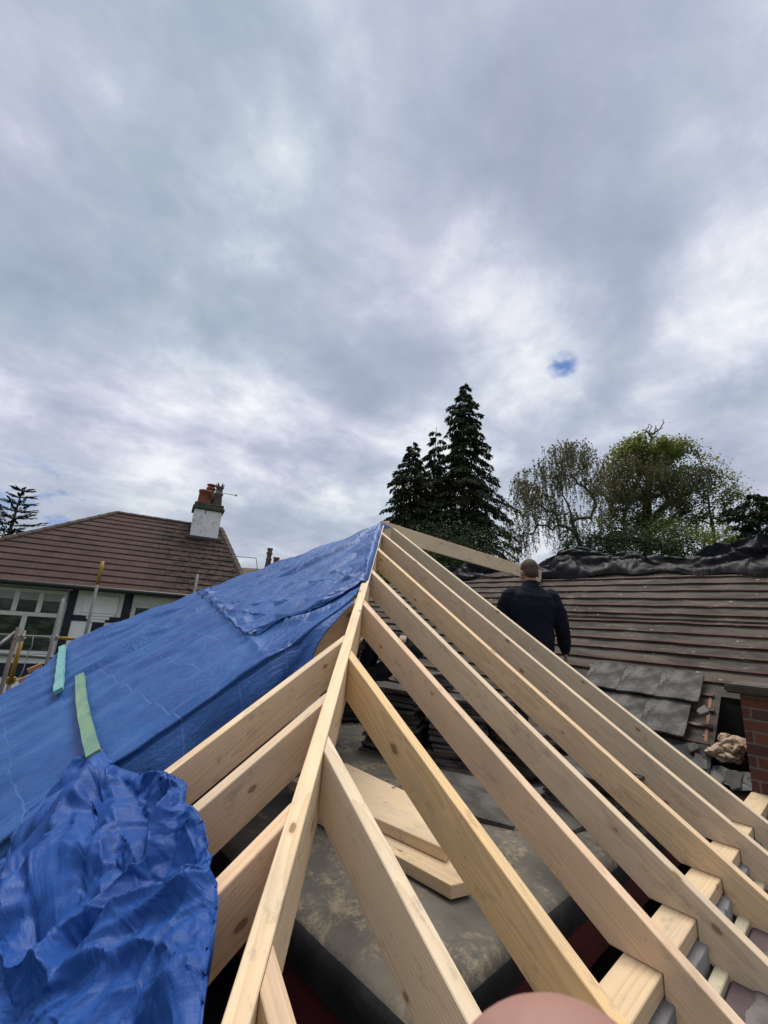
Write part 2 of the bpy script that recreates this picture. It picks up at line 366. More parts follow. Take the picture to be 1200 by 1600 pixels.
def mat_rooftile():
    m, nt, b = newmat('brown_interlocking_tiles')
    uv = N(nt, 'ShaderNodeTexCoord').outputs['UV']
    sx = N(nt, 'ShaderNodeSeparateXYZ'); L(nt, uv, sx.inputs[0])
    # joints between tiles, staggered by course (v counts courses)
    row = math_n(nt, 'FLOOR', sx.outputs[1])
    uu = math_n(nt, 'ADD', math_n(nt, 'DIVIDE', sx.outputs[0], 0.30), math_n(nt, 'MULTIPLY', math_n(nt, 'MODULO', row, 2.0), 0.5))
    fr = math_n(nt, 'ABSOLUTE', math_n(nt, 'SUBTRACT', math_n(nt, 'FRACT', uu), 0.5))
    joint = math_n(nt, 'SUBTRACT', 1.0, step(nt, fr, 0.006, 0.022))
    cid = N(nt, 'ShaderNodeCombineXYZ'); L(nt, math_n(nt, 'FLOOR', uu), cid.inputs[0]); L(nt, row, cid.inputs[1])
    wn = N(nt, 'ShaderNodeTexWhiteNoise'); L(nt, cid.outputs[0], wn.inputs[0])
    c = mixc(nt, wn.outputs[0], (0.049, 0.030, 0.025), (0.070, 0.042, 0.034))
    n1 = noise_n(nt, objco(nt), 1.2, 6, 0.65); n2 = noise_n(nt, objco(nt), 9.0, 6, 0.75)
    c = mixc(nt, math_n(nt, 'MULTIPLY', step(nt, n1, 0.4, 0.7), 0.35), c, (0.050, 0.031, 0.028))
    # moss and lichen below the chimney
    at_ = N(nt, 'ShaderNodeAttribute', attribute_name='moss')
    mm = math_n(nt, 'MULTIPLY', math_n(nt, 'MAXIMUM', step(nt, n2, 0.50, 0.57), step(nt, noise_n(nt, objco(nt), 3.5, 6, 0.75), 0.50, 0.58)), step(nt, at_.outputs['Fac'], 0.05, 0.6))
    c = mixc(nt, math_n(nt, 'MULTIPLY', mm, 0.95), c, (0.009, 0.009, 0.007))
    li = step(nt, noise_n(nt, objco(nt), 13.0, 4, 0.7), 0.64, 0.70)
    c = mixc(nt, math_n(nt, 'MULTIPLY', li, 0.40), c, (0.20, 0.18, 0.16))
    c = mixc(nt, math_n(nt, 'MULTIPLY', joint, 0.8), c, (0.03, 0.02, 0.018))
    L(nt, c, b.inputs['Base Color']); b.inputs['Roughness'].default_value = 0.9; b.inputs['Specular IOR Level'].default_value = 0.15
    bump(nt, b, math_n(nt, 'SUBTRACT', math_n(nt, 'MULTIPLY', n2, 0.5), joint), 0.6, 0.01)
    return m
ROOFTILE = mat_rooftile()
RIDGETILE = mat_mottled('ridge_tile', (0.065, 0.040, 0.034), (0.045, 0.033, 0.027), 2, 0.85, 0.004, (0.05, 0.05, 0.035), 9)
def mat_leaf(name, c0, c1, trans=0.25):
    m, nt, b = newmat(name)
    n1 = noise_n(nt, geopos(nt), 0.9, 3, 0.6)
    oi = N(nt, 'ShaderNodeNewGeometry')
    c = mixc(nt, oi.outputs['Random Per Island'], c0, c1)
    c = mixc(nt, math_n(nt, 'MULTIPLY', n1, 0.5), c, tuple(x * 0.6 for x in c0))
    L(nt, c, b.inputs['Base Color']); b.inputs['Roughness'].default_value = 0.65
    b.inputs['Specular IOR Level'].default_value = 0.08
    tr = N(nt, 'ShaderNodeBsdfTranslucent'); L(nt, c, tr.inputs[0])
    mx = N(nt, 'ShaderNodeMixShader'); mx.inputs[0].default_value = trans
    out = nt.nodes['Material Output']
    L(nt, b.outputs[0], mx.inputs[1]); L(nt, tr.outputs[0], mx.inputs[2]); L(nt, mx.outputs[0], out.inputs[0])
    return m
NEEDLE = mat_leaf('dark_conifer_sprays', (0.024, 0.033, 0.016), (0.052, 0.060, 0.026), 0.2)
NEEDLE2 = mat_leaf('blue_green_needles', (0.022, 0.034, 0.028), (0.035, 0.05, 0.038), 0.1)
BIRCHLEAF = mat_leaf('young_birch_leaves', (0.17, 0.162, 0.075), (0.215, 0.198, 0.105), 0.55)
GREENLEAF = mat_leaf('fresh_spring_leaves', (0.135, 0.165, 0.036), (0.21, 0.23, 0.065), 0.5)
DARKLEAF = mat_leaf('dark_shrub_leaves', (0.028, 0.045, 0.018), (0.05, 0.07, 0.028), 0.2)
BARK = mat_mottled('grey_bark', (0.060, 0.052, 0.043), (0.10, 0.09, 0.075), 6, 0.9, 0.01, None, 20, stretch=(1, 1, 0.3))
CLOTH_NAVY = mat_mottled('dark_navy_fleece', (0.0075, 0.0085, 0.015), (0.011, 0.012, 0.021), 8, 0.95, 0.004, None, 90, spec=0.15)
CLOTH_GREY = mat_mottled('dark_work_trousers', (0.020, 0.021, 0.023), (0.028, 0.029, 0.031), 8, 0.95, 0.004, None, 90, spec=0.15)
BOOT = mat_mottled('dark_boots', (0.02, 0.017, 0.015), (0.03, 0.026, 0.022), 8, 0.7, 0.002)
SKIN = mat_mottled('skin', (0.29, 0.155, 0.122), (0.34, 0.19, 0.15), 22, 0.6, 0.0008, (0.30, 0.135, 0.108), 60)
HAIR = mat_mottled('cropped_brown_hair', (0.055, 0.036, 0.024), (0.085, 0.056, 0.038), 40, 0.8, 0.004, None, 220)
CREAM = mat_mottled('dusty_pale_board', (0.46, 0.41, 0.29), (0.36, 0.32, 0.22), 6, 0.85, 0.002, (0.25, 0.22, 0.15), 20, space='geo')
PURPLE = mat_mottled('dark_purple_brick', (0.07, 0.047, 0.053), (0.095, 0.065, 0.066), 8, 0.85, 0.003, None, 30, space='geo')
BOARDS = mat_mottled('weathered_scaffold_board', (0.15, 0.13, 0.115), (0.24, 0.215, 0.19), 5, 0.9, 0.003, (0.08, 0.07, 0.06), 16, space='geo', stretch=(0.2, 3, 1))

# ================================================================== THE SETTING: ground, sky
gm = MB(); gm.add([(-400,-400,GROUND),(400,-400,GROUND),(400,400,GROUND),(-400,400,GROUND)], [(0,1,2,3)])
tag(gm.build('ground', EARTH), kind='structure')

# ================================================================== NEW ROOF TIMBERS
DV = 0.172            # vertical depth of the rafters
W2 = 0.0235           # half thickness
PLATE_TOP, PLATE_OUT, PLATE_IN = -0.900, 0.503, 0.606
HB = 0.313            # hip line: Y = X + HB
def frame_near(x, y):
    c, s = math.cos(R(32.97)), math.sin(R(32.97))
    X, Z = Vector((0, c, s)), Vector((0, -s, c)); Y = Z.cross(X)
    m = Matrix((X, Y, Z)).transposed().to_4x4(); m.translation = Vector((x, y, z_near(y))); return m
def frame_hip(x, y):
    c, s = math.cos(R(32.97)), math.sin(R(32.97))
    X, Z = Vector((c, 0, s)), Vector((-s, 0, c)); Y = Z.cross(X)
    m = Matrix((X, Y, Z)).transposed().to_4x4(); m.translation = Vector((x, y, z_hip(x))); return m
def timber(name, mb, mw, tint, label, cat, group=None, bev=0.0025):
    inv = mw.inverted(); mb.v = [inv @ v for v in mb.v]
    o = mb.build(name, WOOD, None, bevel=bev, mw=mw); o.color = (*tint, 1)
    return tag(o, label, cat, group)
def near_rafter(x, yend, tint, label, tail=0.04, dv=DV):
    polys = []
    for xx in (x - W2, x + W2):
        ye = yend(xx)
        ys = PLATE_OUT + 0.1 + 0.03
        ys = (PLATE_TOP + dv - APEX.z) / T + APEX.y           # where the underside meets the plate top
        polys.append([Vector((xx, y, z)) for y, z in (
            (ye, z_near(ye)), (tail, z_near(tail)), (tail, z_near(tail) - dv), (PLATE_OUT - .002, z_near(PLATE_OUT) - dv),
            (PLATE_OUT - .002, PLATE_TOP + .001), (ys, PLATE_TOP + .001), (ye, z_near(ye) - dv))])
    mb = MB(); mb.prism(polys[0], polys[1])
    return timber('rafter', mb, frame_near(x, tail), tint, label, 'rafter', 'new rafters of the near roof slope')
def hip_rafter_end(side):            # plumb cut against the hip
    return (lambda xx: xx + HB - 0.0345) if side == 'near' else (lambda yy: yy - HB - 0.0345)
ridge_end = lambda xx: APEX.y - 0.018
hip_end = hip_rafter_end('near')
NEAR = [
    (3.302, ridge_end, (0.86, 0.88, 0.86), 'outermost new rafter, greyish softwood, running up to the ridge board at the peak'),
    (2.900, hip_end, (0.93, 0.90, 0.87), 'second new rafter from the ridge, pale softwood with grey scuff marks'),
    (2.487, hip_end, (0.99, 0.89, 0.75), 'third new rafter from the ridge, honey brown with a dark knot near its foot'),
    (2.069, hip_end, (0.94, 0.92, 0.88), 'fourth new rafter from the ridge, pale softwood, fifth counted from the short one'),
    (1.680, hip_end, (1.0, 0.90, 0.83), 'pinkish softwood rafter with a large oval knot, next after the yellow topped one'),
    (1.282, hip_end, (1.08, 0.93, 0.66), 'rafter with a bright yellow top edge meeting the hip just right of the blue sheet'),
    (0.914, hip_end, (1.03, 1.02, 0.97), 'pale rafter joining the hip low down, over the offcut boards on the felt'),
    (0.540, hip_end, (1.04, 0.88, 0.74), 'shortest rafter, its pointed end under the foot of the hip at the bottom'),
]
for x, ye, tint, lab in NEAR: near_rafter(x, ye, tint, lab)

def hip_jack(y, tint, label, tail=-0.06, dv=DV):
    polys = []
    for yy in (y + W2, y - W2):
        xe = yy - HB - 0.0345; po = 0.187
        xs = (PLATE_TOP + dv - APEX.z) / T + APEX.x
        polys.append([Vector((x, yy, z)) for x, z in (
            (xe, z_hip(xe)), (tail, z_hip(tail)), (tail, z_hip(tail) - dv), (po - .002, z_hip(po) - dv), (po - .002, PLATE_TOP + .001),
            (xs, PLATE_TOP + .001), (xe, z_hip(xe) - dv))])
    mb = MB(); mb.prism(polys[0], polys[1])
    return timber('jack_rafter', mb, frame_hip(tail, y), tint, label, 'rafter', 'jack rafters of the hip end')
for y, tint, lab in (
    (1.057, (1.03, 0.88, 0.76), 'lowest jack rafter left of the hip, reddish softwood beside the crumpled blue sheet'),
    (1.377, (0.98, 0.89, 0.80), 'middle jack rafter left of the hip, second below the blue sheet'),
    (1.688, (1.03, 0.96, 0.87), 'top bare jack rafter left of the hip, just below the blue sheet'),
    (2.010, (0.85, 0.75, 0.66), 'brown jack rafter half hidden under the edge of the blue sheet'),
): hip_jack(y, tint, lab)

# hip rafter
d = Vector((-1, -1, -T)); k = 3.24
w = Vector((1, -1, 0)).normalized() * 0.0235
def hp_(kk, dz): return APEX + Vector((0, 0, -0.006)) + d * kk + Vector((0, 0, dz))
ends = []
for s in (-1, 1):
    ends.append([hp_(0, 0) + w*s, hp_(k, 0) + w*s, hp_(k, -0.215) + w*s, hp_(0, -0.215) + w*s])
mb = MB(); mb.prism(ends[0], ends[1])
X = -d.normalized(); Y = -w.normalized(); Z = X.cross(Y)
mw = Matrix((X, Y, Z)).transposed().to_4x4(); mw.translation = hp_(k, 0)
timber('hip_rafter', mb, mw, (1.06, 0.99, 0.86), 'long hip rafter rising from the bottom edge to the peak, grain showing on its top', 'rafter')

# ridge board
mb = MB()
a0, a1 = Vector((3.118, 3.45, 1.128)), Vector((6.86, 3.45, 1.058))
pl = []
for yy in (-0.016, 0.016):
    o_ = Vector((0, yy, 0)); pl.append([a0 + o_, a0 + o_ - Vector((0,0,.188)), a1 + o_ - Vector((0,0,.188)), a1 + o_])
mb.prism(pl[0], pl[1])
X = (a1 - a0).normalized(); Y = Vector((0, 1, 0)); Z = X.cross(Y)
mw = Matrix((X, Y, Z)).transposed().to_4x4(); mw.translation = a0
timber('ridge_board', mb, mw, (1.05, 1.02, 0.92), 'ridge board running level from the peak back to the main roof', 'ridge board')

# wall plate of the near slope
mb = MB(); mb.box((0.187, PLATE_OUT, PLATE_TOP - 0.052), (5.2, PLATE_IN, PLATE_TOP))
mw = Matrix.Translation((0.187, PLATE_OUT + .05, PLATE_TOP - .02))
timber('wall_plate', mb, mw, (0.80, 0.74, 0.63), 'square timber wall plate under the rafter feet, bottom right', 'wall plate')
mb = MB(); mb.box((0.187, PLATE_IN + .002, PLATE_TOP - 0.052), (0.29, 6.2, PLATE_TOP))
mw = Matrix.Translation((0.23, PLATE_IN, PLATE_TOP - .02)) @ Matrix.Rotation(math.pi/2, 4, 'Z')
timber('wall_plate', mb, mw, (0.95, 0.90, 0.80), 'wall plate of the hip end, mostly under the crumpled blue sheet', 'wall plate')

# two cut boards lying on the felt
FLAT = -0.93
def board(poly, z0, th, tint, label):
    """poly: world xy outline; long axis from the first to the second point"""
    mb = MB(); lo = [Vector((p[0], p[1], z0)) for p in poly]; hi = [Vector((p[0], p[1], z0 + th)) for p in poly]
    mb.prism(lo, hi)
    X = (hi[1] - hi[0]).normalized(); Z = Vector((0,0,1)); Y = Z.cross(X)
    mw = Matrix((X, Y, Z)).transposed().to_4x4(); mw.translation = hi[0]
    return timber('offcut_board', mb, mw, tint, label, 'board', 'offcut boards lying on the flat roof')
zb = FLAT + 0.049
P2 = [onZ(483, 1262, zb), onZ(705, 1383, zb), onZ(735, 1376, zb), onZ(712, 1335, zb), onZ(560, 1222, zb), onZ(497, 1232, zb)]
board([P2[0], P2[1], P2[2], P2[3], P2[4], P2[5]], FLAT + 0.004, 0.045, (0.98, 0.93, 0.80), 'lower offcut board lying on the felt, square cut end')
zt = zb + 0.047
P1 = [onZ(452, 1218, zt), onZ(697, 1327, zt), onZ(703, 1318, zt), onZ(657, 1247, zt), onZ(540, 1192, zt)]
b1 = board(P1, zb + .002, 0.045, (1.0, 0.97, 0.88), 'upper offcut board with a slanting cut end, lying across another board')
# smudged ink stamp on the upper board (unreadable in the photograph)
mb = MB(); rs_ = random.Random(9)
for k in range(9):
    c = onZ(612 + 3.6*k, 1231 - 1.5*k + rs_.uniform(-1, 1), zt + .0006) + Vector((0, 0, .047))
    c = onZ(612 + 3.6*k, 1231 - 1.5*k + rs_.uniform(-1, 1), b1.matrix_world.translation.z if False else zb + .0475)
    for q in range(2):
        a_ = rs_.uniform(0, 3.1); u_ = Vector((math.cos(a_), math.sin(a_), 0))*.011; w_ = Vector((-u_.y, u_.x, 0)).normalized()*.0022; o_ = Vector((rs_.uniform(-.006,.006), rs_.uniform(-.006,.006), 0))
        p_ = [c + o_ + u_ + w_, c + o_ - u_ + w_, c + o_ - u_ - w_, c + o_ + u_ - w_]; mb.prism(p_[::-1], [v + Vector((0,0,.0006)) for v in p_[::-1]])
mb.build('ink_stamp', mat_mottled('faded_ink', (.16,.13,.10), (.26,.21,.16), 60, .9, 0), b1)

# ================================================================== OUR HOUSE: main roof, chimney, flat roof, walls
house = empty('main_house', (5.6, 2.0, GROUND), 'house with its tiles stripped to felt and battens, flat felted extension in front', 'house')
Y0, Y1 = -3.2, 7.1
RIDGE_X = 7.16
# felt slope with a hole beside the chimney
def main_pt(X, Y, off=0.0):
    n = Vector((-math.sin(R(34)), 0, math.cos(R(34))))
    z = z_main(X)
    sag = 0.006 * noise.noise(Vector((X * 1.5, Y * 1.3, 3))) - 0.006 * abs(math.sin(Y * math.pi / 0.45))
    return Vector((X, Y, z)) + n * (off + sag)
NX, NY = 70, 150
vs = []; idx = {}; fs = []
for i in range(NX + 1):
    X = 3.98 + (RIDGE_X - 3.98) * i / NX
    for j in range(NY + 1):
        Y = Y0 + (Y1 - Y0) * j / NY
        lap = ((X - 3.98) % 0.78) * -0.006
        idx[i, j] = len(vs); vs.append(main_pt(X, Y, lap))
def inhole(X, Y): return (4.20 < X < 4.87 and 0.60 < Y < 0.885 - 0.05 * (4.87 - X)) or (X < 4.62 and -0.5 < Y < 0.62)
for i in range(NX):
    for j in range(NY):
        X = 3.98 + (RIDGE_X - 3.98) * (i + .5) / NX; Y = Y0 + (Y1 - Y0) * (j + .5) / NY
        if not inhole(X, Y): fs.append((idx[i,j], idx[i,j+1], idx[i+1,j+1], idx[i+1,j]))
link('roof_felt', mesh('roof_felt', vs, fs), FELT_MAIN, house, True)
# back slope, gable and walls below
mb = MB()
zr = z_main(RIDGE_X)
mb.add([(RIDGE_X, Y0, zr), (RIDGE_X, Y1, zr), (10.4, Y1, z_main(3.98)), (10.4, Y0, z_main(3.98))], [(0,1,2,3)])
mb.build('rear_roof_felt', FELT_MAIN, house)
mb = MB(); mb.box((4.3, Y0 + .1, GROUND), (10.1, Y1 - .12, z_main(4.0) - .12))
zz = z_main(4.3) - .06
mb.prism([Vector((4.3, Y1-.13, zz-.08)), Vector((RIDGE_X, Y1-.13, zr-.08)), Vector((10.0, Y1-.13, zz-.08))],
         [Vector((4.3, Y1-.35, zz-.08)), Vector((RIDGE_X, Y1-.35, zr-.08)), Vector((10.0, Y1-.35, zz-.08))])
mb.build('house_wall', BRICK, house)
# old rafters seen in the hole
mb = MB()
for y in (0.36, 0.87, 1.32):
    p = [Vector((x, y + dy, z_main(x) - 0.035 - dz)) for x, dz, dy in ((4.05,0,0),(5.3,0,0),(5.3,.1,0),(4.05,.1,0))]
    q = [v + Vector((0, .045, 0)) for v in p]; mb.prism(p, q)
mb.build('old_rafter', LOFTDARK, house)
mb = MB()
e0, e1 = main_pt(4.19, 0.905, .002), main_pt(4.86, 0.935, .002)
for a, b in ((e0, e1),):
    n = Vector((-math.sin(R(34)), 0, math.cos(R(34))))
    p = [a, b, b - n*.09, a - n*.09]; q = [v - Vector((0, .022, 0)) for v in p]; mb.prism(p, q)
mb.build('hole_edge_board', mat_mottled('raw_brown_board', (0.20, 0.10, 0.06), (0.28, 0.15, 0.09), 8, 0.85, 0.002), house)
# battens
rb = random.Random(11)
def batten(X, ya, yb):
    mb = MB(); n = Vector((-math.sin(R(34)), 0, math.cos(R(34)))); u = Vector((math.cos(R(34)), 0, math.sin(R(34))))
    k = max(2, int((yb - ya) / 0.28)); pts = []
    ph = rb.random() * 50
    for i in range(k + 1):
        Y = ya + (yb - ya) * i / k
        dx = 0.008 * noise.noise(Vector((ph, Y * 0.6, 0))) + 0.004 * noise.noise(Vector((ph, Y * 4, 5)))
        c = main_pt(X + dx, Y); w, h = 0.016 + .004*noise.noise(Vector((ph, Y*1.7, 2))), 0.021 + 0.007 * noise.noise(Vector((ph, Y * 2.3, 9)))
        pts.append([c - u*w - n*.004, c - u*w + n*h, c + u*w + n*h, c + u*w - n*.004])
    vs = [v for r in pts for v in r]; fs = []
    for i in range(k):
        for q in range(4): fs.append((i*4+q, i*4+(q+1)%4, (i+1)*4+(q+1)%4, (i+1)*4+q))
    fs += [(3,2,1,0), tuple(k*4+q for q in range(4))]
    mb.add(vs, fs); mb.build('roof_batten', BATTEN, house)
for i in range(18):
    X = 6.957 - 0.160 * i
    if X > 4.9: batten(X, Y0 + .05, Y1 - .05 - rb.random()*.1)
    else: batten(X, 0.90 - rb.random()*.05, Y1 - .08)
# a split batten lying between two others
mb = MB(); n34 = Vector((-math.sin(R(34)), 0, math.cos(R(34))))
pa, pb = main_pt(5.90, 3.0, .012), main_pt(5.86, -1.0, .012)
mb.path([pa, (pa + pb)/2 + Vector((.03,0,.01)), pb], [.012, .012, .012], 4); mb.build('roof_batten', BATTEN, house)

# chimney stub with slab cap
ch = MB(); ch.box((4.06, -0.55, -1.6), (4.62, 0.60, -0.29))
chim = ch.build('chimney', BRICK, house, bevel=0.006)
mb = MB(); mb.box((4.00, -0.62, -0.288), (4.68, 0.675, -0.228)); mb.build('slab_cap', FELT_MAIN, chim, bevel=0.012, seg=2)

# flat roof of the old extension: felted deck with rolled edge, maroon fascias
FX0, FX1, FY0, FY1 = 1.0, 4.15, 0.865, 4.9
nx, ny = 60, 70; rr = 0.075
P = []; UVs = []
prof = [(-1, -.125), (-1, -.10), (-1, -.075), (-.93, -.045), (-.75, -.02), (-.45, -.006), (0, 0)]
xs = [(FX0 + rr + rr*a, b) for a, b in prof] + [(FX0 + rr + (FX1 - FX0 - rr) * i / nx, 0) for i in range(1, nx + 1)]
ys = [(FY0 + rr + rr*a, b) for a, b in prof] + [(FY0 + rr + (FY1 - FY0 - 2*rr) * j / ny, 0) for j in range(1, ny + 1)] + [(FY1 - rr - rr*a, b) for a, b in prof[::-1][1:]]
for x, zx in xs:
    row = []
    for y, zy in ys:
        w1 = noise.noise(Vector((x*1.1, y*1.1, 2)))*0.012 + noise.noise(Vector((x*4, y*4, 7)))*0.004
        e = noise.noise(Vector((x*2.2, y*2.2, 13)))*0.012
        dx = e if zx < -.001 else 0; dy = e if zy < -.001 else 0
        row.append(Vector((x + dx, y + dy, FLAT + min(zx, zy) + w1 - .004)))
    P.append(row)
fr = link('flat_roof', grid_mesh('flat_roof', P), [FELT_FLAT, mat_mottled('black_shaded_felt_kerb', (.014,.014,.015), (.030,.030,.030), 6, .85, .004, None, 50, space='geo')], house, True)
for p in fr.data.polygons:
    zz_ = sum(fr.data.vertices[v].co.z for v in p.vertices) / 4
    if zz_ < FLAT - .035: p.material_index = 1  # rolled edge: black felt without sawdust, plus its shade painted in
mb = MB(); mb.box((FX0 + .03, FY0 + .022, FLAT - .315), (FX1, FY0 + .042, FLAT - .06)); mb.build('fascia_board', MAROON, house, bevel=.003)
mb = MB(); mb.box((FX0 + .022, FY0 + .044, FLAT - .315), (FX0 + .042, FY1 - .05, FLAT - .06)); mb.build('fascia_board', MAROON, house, bevel=.003)
mb = MB(); mb.box((FX0 + .3, FY0 + .28, GROUND), (4.3, FY1 - .3, FLAT - .17)); mb.box((FX0 + .05, FY0 + .05, FLAT - .17), (4.2, FY1 - .06, FLAT - .14)); mb.build('extension_wall', LOFTDARK, house)  # near-black wall colour holds the shade of the enclosed gap
mb = MB(); mb.box((0.34, 0.64, -1.62), (5.2, FY0 + .26, -1.58)); mb.box((0.34, FY0 + .262, -1.62), (FX0 + .28, 6.4, -1.58)); mb.build('ceiling_boards', LOFTDARK, house)  # bottom of the gap, its shade put into the dark colour
mb = MB(); mb.box((4.2, -1.2, -1.62), (7.2, 2.2, -1.58)); mb.box((4.9, -1.2, -1.57), (4.94, 2.2, -.45)); mb.build('loft_floor', LOFTDARK, house)  # dark box added behind the hole, loft shade put into its colour
# new cavity wall under the plates: block inner leaf, insulation board, brick outer leaf
mb = MB(); mb.box((0.187, 0.482, GROUND), (5.2, 0.63, -0.985)); mb.box((0.187, 0.632, GROUND), (0.33, 6.4, -0.985)); mb.build('inner_leaf', MORTAR, house)
P = []
for i in range(141):
    x = .187 + i * .036; row = []
    for y, z in ((.476, -1.06), (.4755, -.962), (.479, -.958), (.52, -.957), (.61, -.957)):
        q = noise.noise(Vector((x*14, y*9, 1))) * .005
        row.append(Vector((x, y + q*.6, z + q*.7)))
    P.append(row)
link('mortar_bed', grid_mesh('mortar_bed', P), MORTAR, house, True)
mb = MB(); mb.box((0.187, 0.424, GROUND), (5.2, 0.462, -1.004)); mb.build('insulation_board', CREAM, house, bevel=.003)
mb = MB(); mb.box((0.10, 0.318, GROUND), (5.2, 0.420, -1.022)); mb.build('outer_leaf', PURPLE, house, bevel=.006)
P = []
for i in range(141):
    x = .10 + i * .0365; row = []
    for y, z in ((.300, -1.20), (.300, -1.045), (.306, -1.024), (.335, -1.016), (.352, -1.017), (.372, -1.026)):
        q = noise.noise(Vector((x*11, y*12, 4))) * .009 + .004*noise.noise(Vector((x*40, y*40, 4)))
        row.append(Vector((x, y + q*.9, z + q)))
    P.append(row)
link('mortar_bed', grid_mesh('mortar_snots', P), mat_mottled('brownish_mortar', (.085,.075,.07), (.16,.145,.135), 6, .9, .006, (.05,.042,.042), 18, space='geo'), house, True)
# lead flashing piece beside the hole
P = []
for i in range(9):
    X = 4.22 - i * .018
    P.append([main_pt(X, 0.60 + j * .030, .03 + .012 * math.sin(j * 1.3 + i) + (.02 if i > 5 else 0)) for j in range(9)])
link('lead_flashing', grid_mesh('lead_flashing', P), LEAD, house, True)
# torn felt flap
P = []
for i in range(14):
    P.append([main_pt(4.36 - i * .02, 0.84 + j * .05, .035 + .03 * noise.noise(Vector((i*.3, j*.4, 4))) + .002*i) for j in range(12)])
link('felt_flap', grid_mesh('felt_flap', P), mat_mottled('torn_black_felt', (.022,.022,.023), (.05,.05,.05), 5, .9, .006, None, 30), house, True)

# loft insulation pushed out of the hole
bm = bmesh.new(); c0 = mainP(1138, 1178) + Vector((0.02, 0.0, 0.02)); ri = random.Random(3)
for (ox, oy, oz, rx, ry, rz_) in [(t_[0]*.8, t_[1]*.8, t_[2]*.8, t_[3]*1.05, t_[4]*.95, t_[5]*.72) for t_ in ((0,0,.03,.11,.085,.085), (-.08,.075,-.01,.075,.06,.05), (.07,-.05,.05,.085,.07,.075), (-.06,-.05,-.03,.09,.06,.055), (.10,.03,.09,.06,.05,.06), (-.12,.02,-.05,.06,.07,.04))]:
    k = len(bm.verts); bmesh.ops.create_icosphere(bm, subdivisions=5, radius=1); bm.verts.ensure_lookup_table()
    for v in bm.verts[k:]:
        q = v.co.copy(); e = Vector((ox*40, oy*40, oz*40))
        f = 1 + .60 * noise.fractal(q * .9 + e, 1.2, 2.1, 3) + .10 * abs(noise.noise(q * Vector((3, 3, 9)).length * .5 + e)) + .10*noise.noise(Vector((q.x*4, q.y*4, q.z*16)) + e)
        v.co = Vector((q.x*rx*f + ox, q.y*ry*f + oy, q.z*rz_*f + oz)) + c0
me = bpy.data.meshes.new('wool'); bm.to_mesh(me); bm.free()
wool = tag(link('insulation_wool', me, INSUL, None, True), 'torn tufts of pinkish loft insulation spilling from the hole beside the brick chimney', 'insulation')
# broken tile pieces and rubble round the hole
rr2 = random.Random(17)
for q, (X, Y, sz, lab) in enumerate(((4.20, .90, .12, 'broken tile piece just below the torn felt, nearest the hole'), (4.10, .80, .09, 'small broken tile piece under the insulation'),
        (4.14, .70, .10, 'broken tile piece leaning at the foot of the brick chimney'), (4.30, .955, .07, 'small chip of tile on a batten left of the hole'), (4.62, .93, .06, 'pale mortar lump on a batten beside the hole'), (4.05, .88, .08, 'broken tile corner lowest beside the outermost rafter'))):
    n_ = rr2.randint(6, 9); c = main_pt(X, Y, .045 + .01*q*.5); mb = MB(); m = Matrix.Rotation(R(-34 + rr2.uniform(-14, 14)), 3, 'Y') @ Matrix.Rotation(R(rr2.uniform(-12, 12)), 3, 'X')
    pts = [(math.cos(2*math.pi*k/n_ + .3*q)*sz*rr2.uniform(.45,1.1), math.sin(2*math.pi*k/n_ + .3*q)*sz*rr2.uniform(.3,.8)) for k in range(n_)]
    th = .016 if q != 4 else .04
    mb.prism([c + m @ Vector((a_, b_, 0)) for a_, b_ in pts], [c + m @ Vector((a_*.96, b_*.96, th)) for a_, b_ in pts])
    tag(mb.build('tile_fragment', MORTAR if q == 4 else SLATE, bevel=.004), lab, 'tile fragment', 'broken pieces round the hole')

# ------------------------------------------------------------------ roof tiles
def tile_mesh():
    P = []; nxx, nyy = 9, 7; w, l = .325, .415
    top, bot = [], []
    for i in range(nxx):
        a, b = [], []
        for j in range(nyy):
            x = -w/2 + w*i/(nxx-1); y = -l/2 + l*j/(nyy-1)
            z = .004*math.cos(x/w*2*math.pi) + .0025*noise.noise(Vector((x*9, y*9, 0)))
            ex = .004*noise.noise(Vector((x*20, y*20, 5)))
            a.append(Vector((x + ex, y + ex, z + .019))); b.append(Vector((x + ex, y + ex, z)))
        top.append(a); bot.append(b)
    vs = [v for r in top for v in r] + [v for r in bot for v in r]; k = nxx*nyy; fs = []
    ix = lambda i, j: i*nyy + j
    for i in range(nxx-1):
        for j in range(nyy-1):
            fs.append((ix(i,j), ix(i+1,j), ix(i+1,j+1), ix(i,j+1))); fs.append((k+ix(i,j+1), k+ix(i+1,j+1), k+ix(i+1,j), k+ix(i,j)))
    for i in range(nxx-1):
        fs.append((ix(i+1,0), ix(i,0), k+ix(i,0), k+ix(i+1,0))); fs.append((ix(i,nyy-1), ix(i+1,nyy-1), k+ix(i+1,nyy-1), k+ix(i,nyy-1)))
    for j in range(nyy-1):
        fs.append((ix(0,j), ix(0,j+1), k+ix(0,j+1), k+ix(0,j))); fs.append((ix(nxx-1,j+1), ix(nxx-1,j), k+ix(nxx-1,j), k+ix(nxx-1,j+1)))
    return mesh('tile', vs, fs)
TILE = tile_mesh(); TILE.materials.append(SLATE)
TILE2 = TILE.copy(); TILE2.materials.clear(); TILE2.materials.append(SLATE2)
rt = random.Random(5)
def put_tile(me, loc, rot, label, group):
    o = bpy.data.objects.new('slate_tile', me); COL.objects.link(o); o.location = loc; o.rotation_euler = rot
    return tag(o, label, 'roof tile', group)
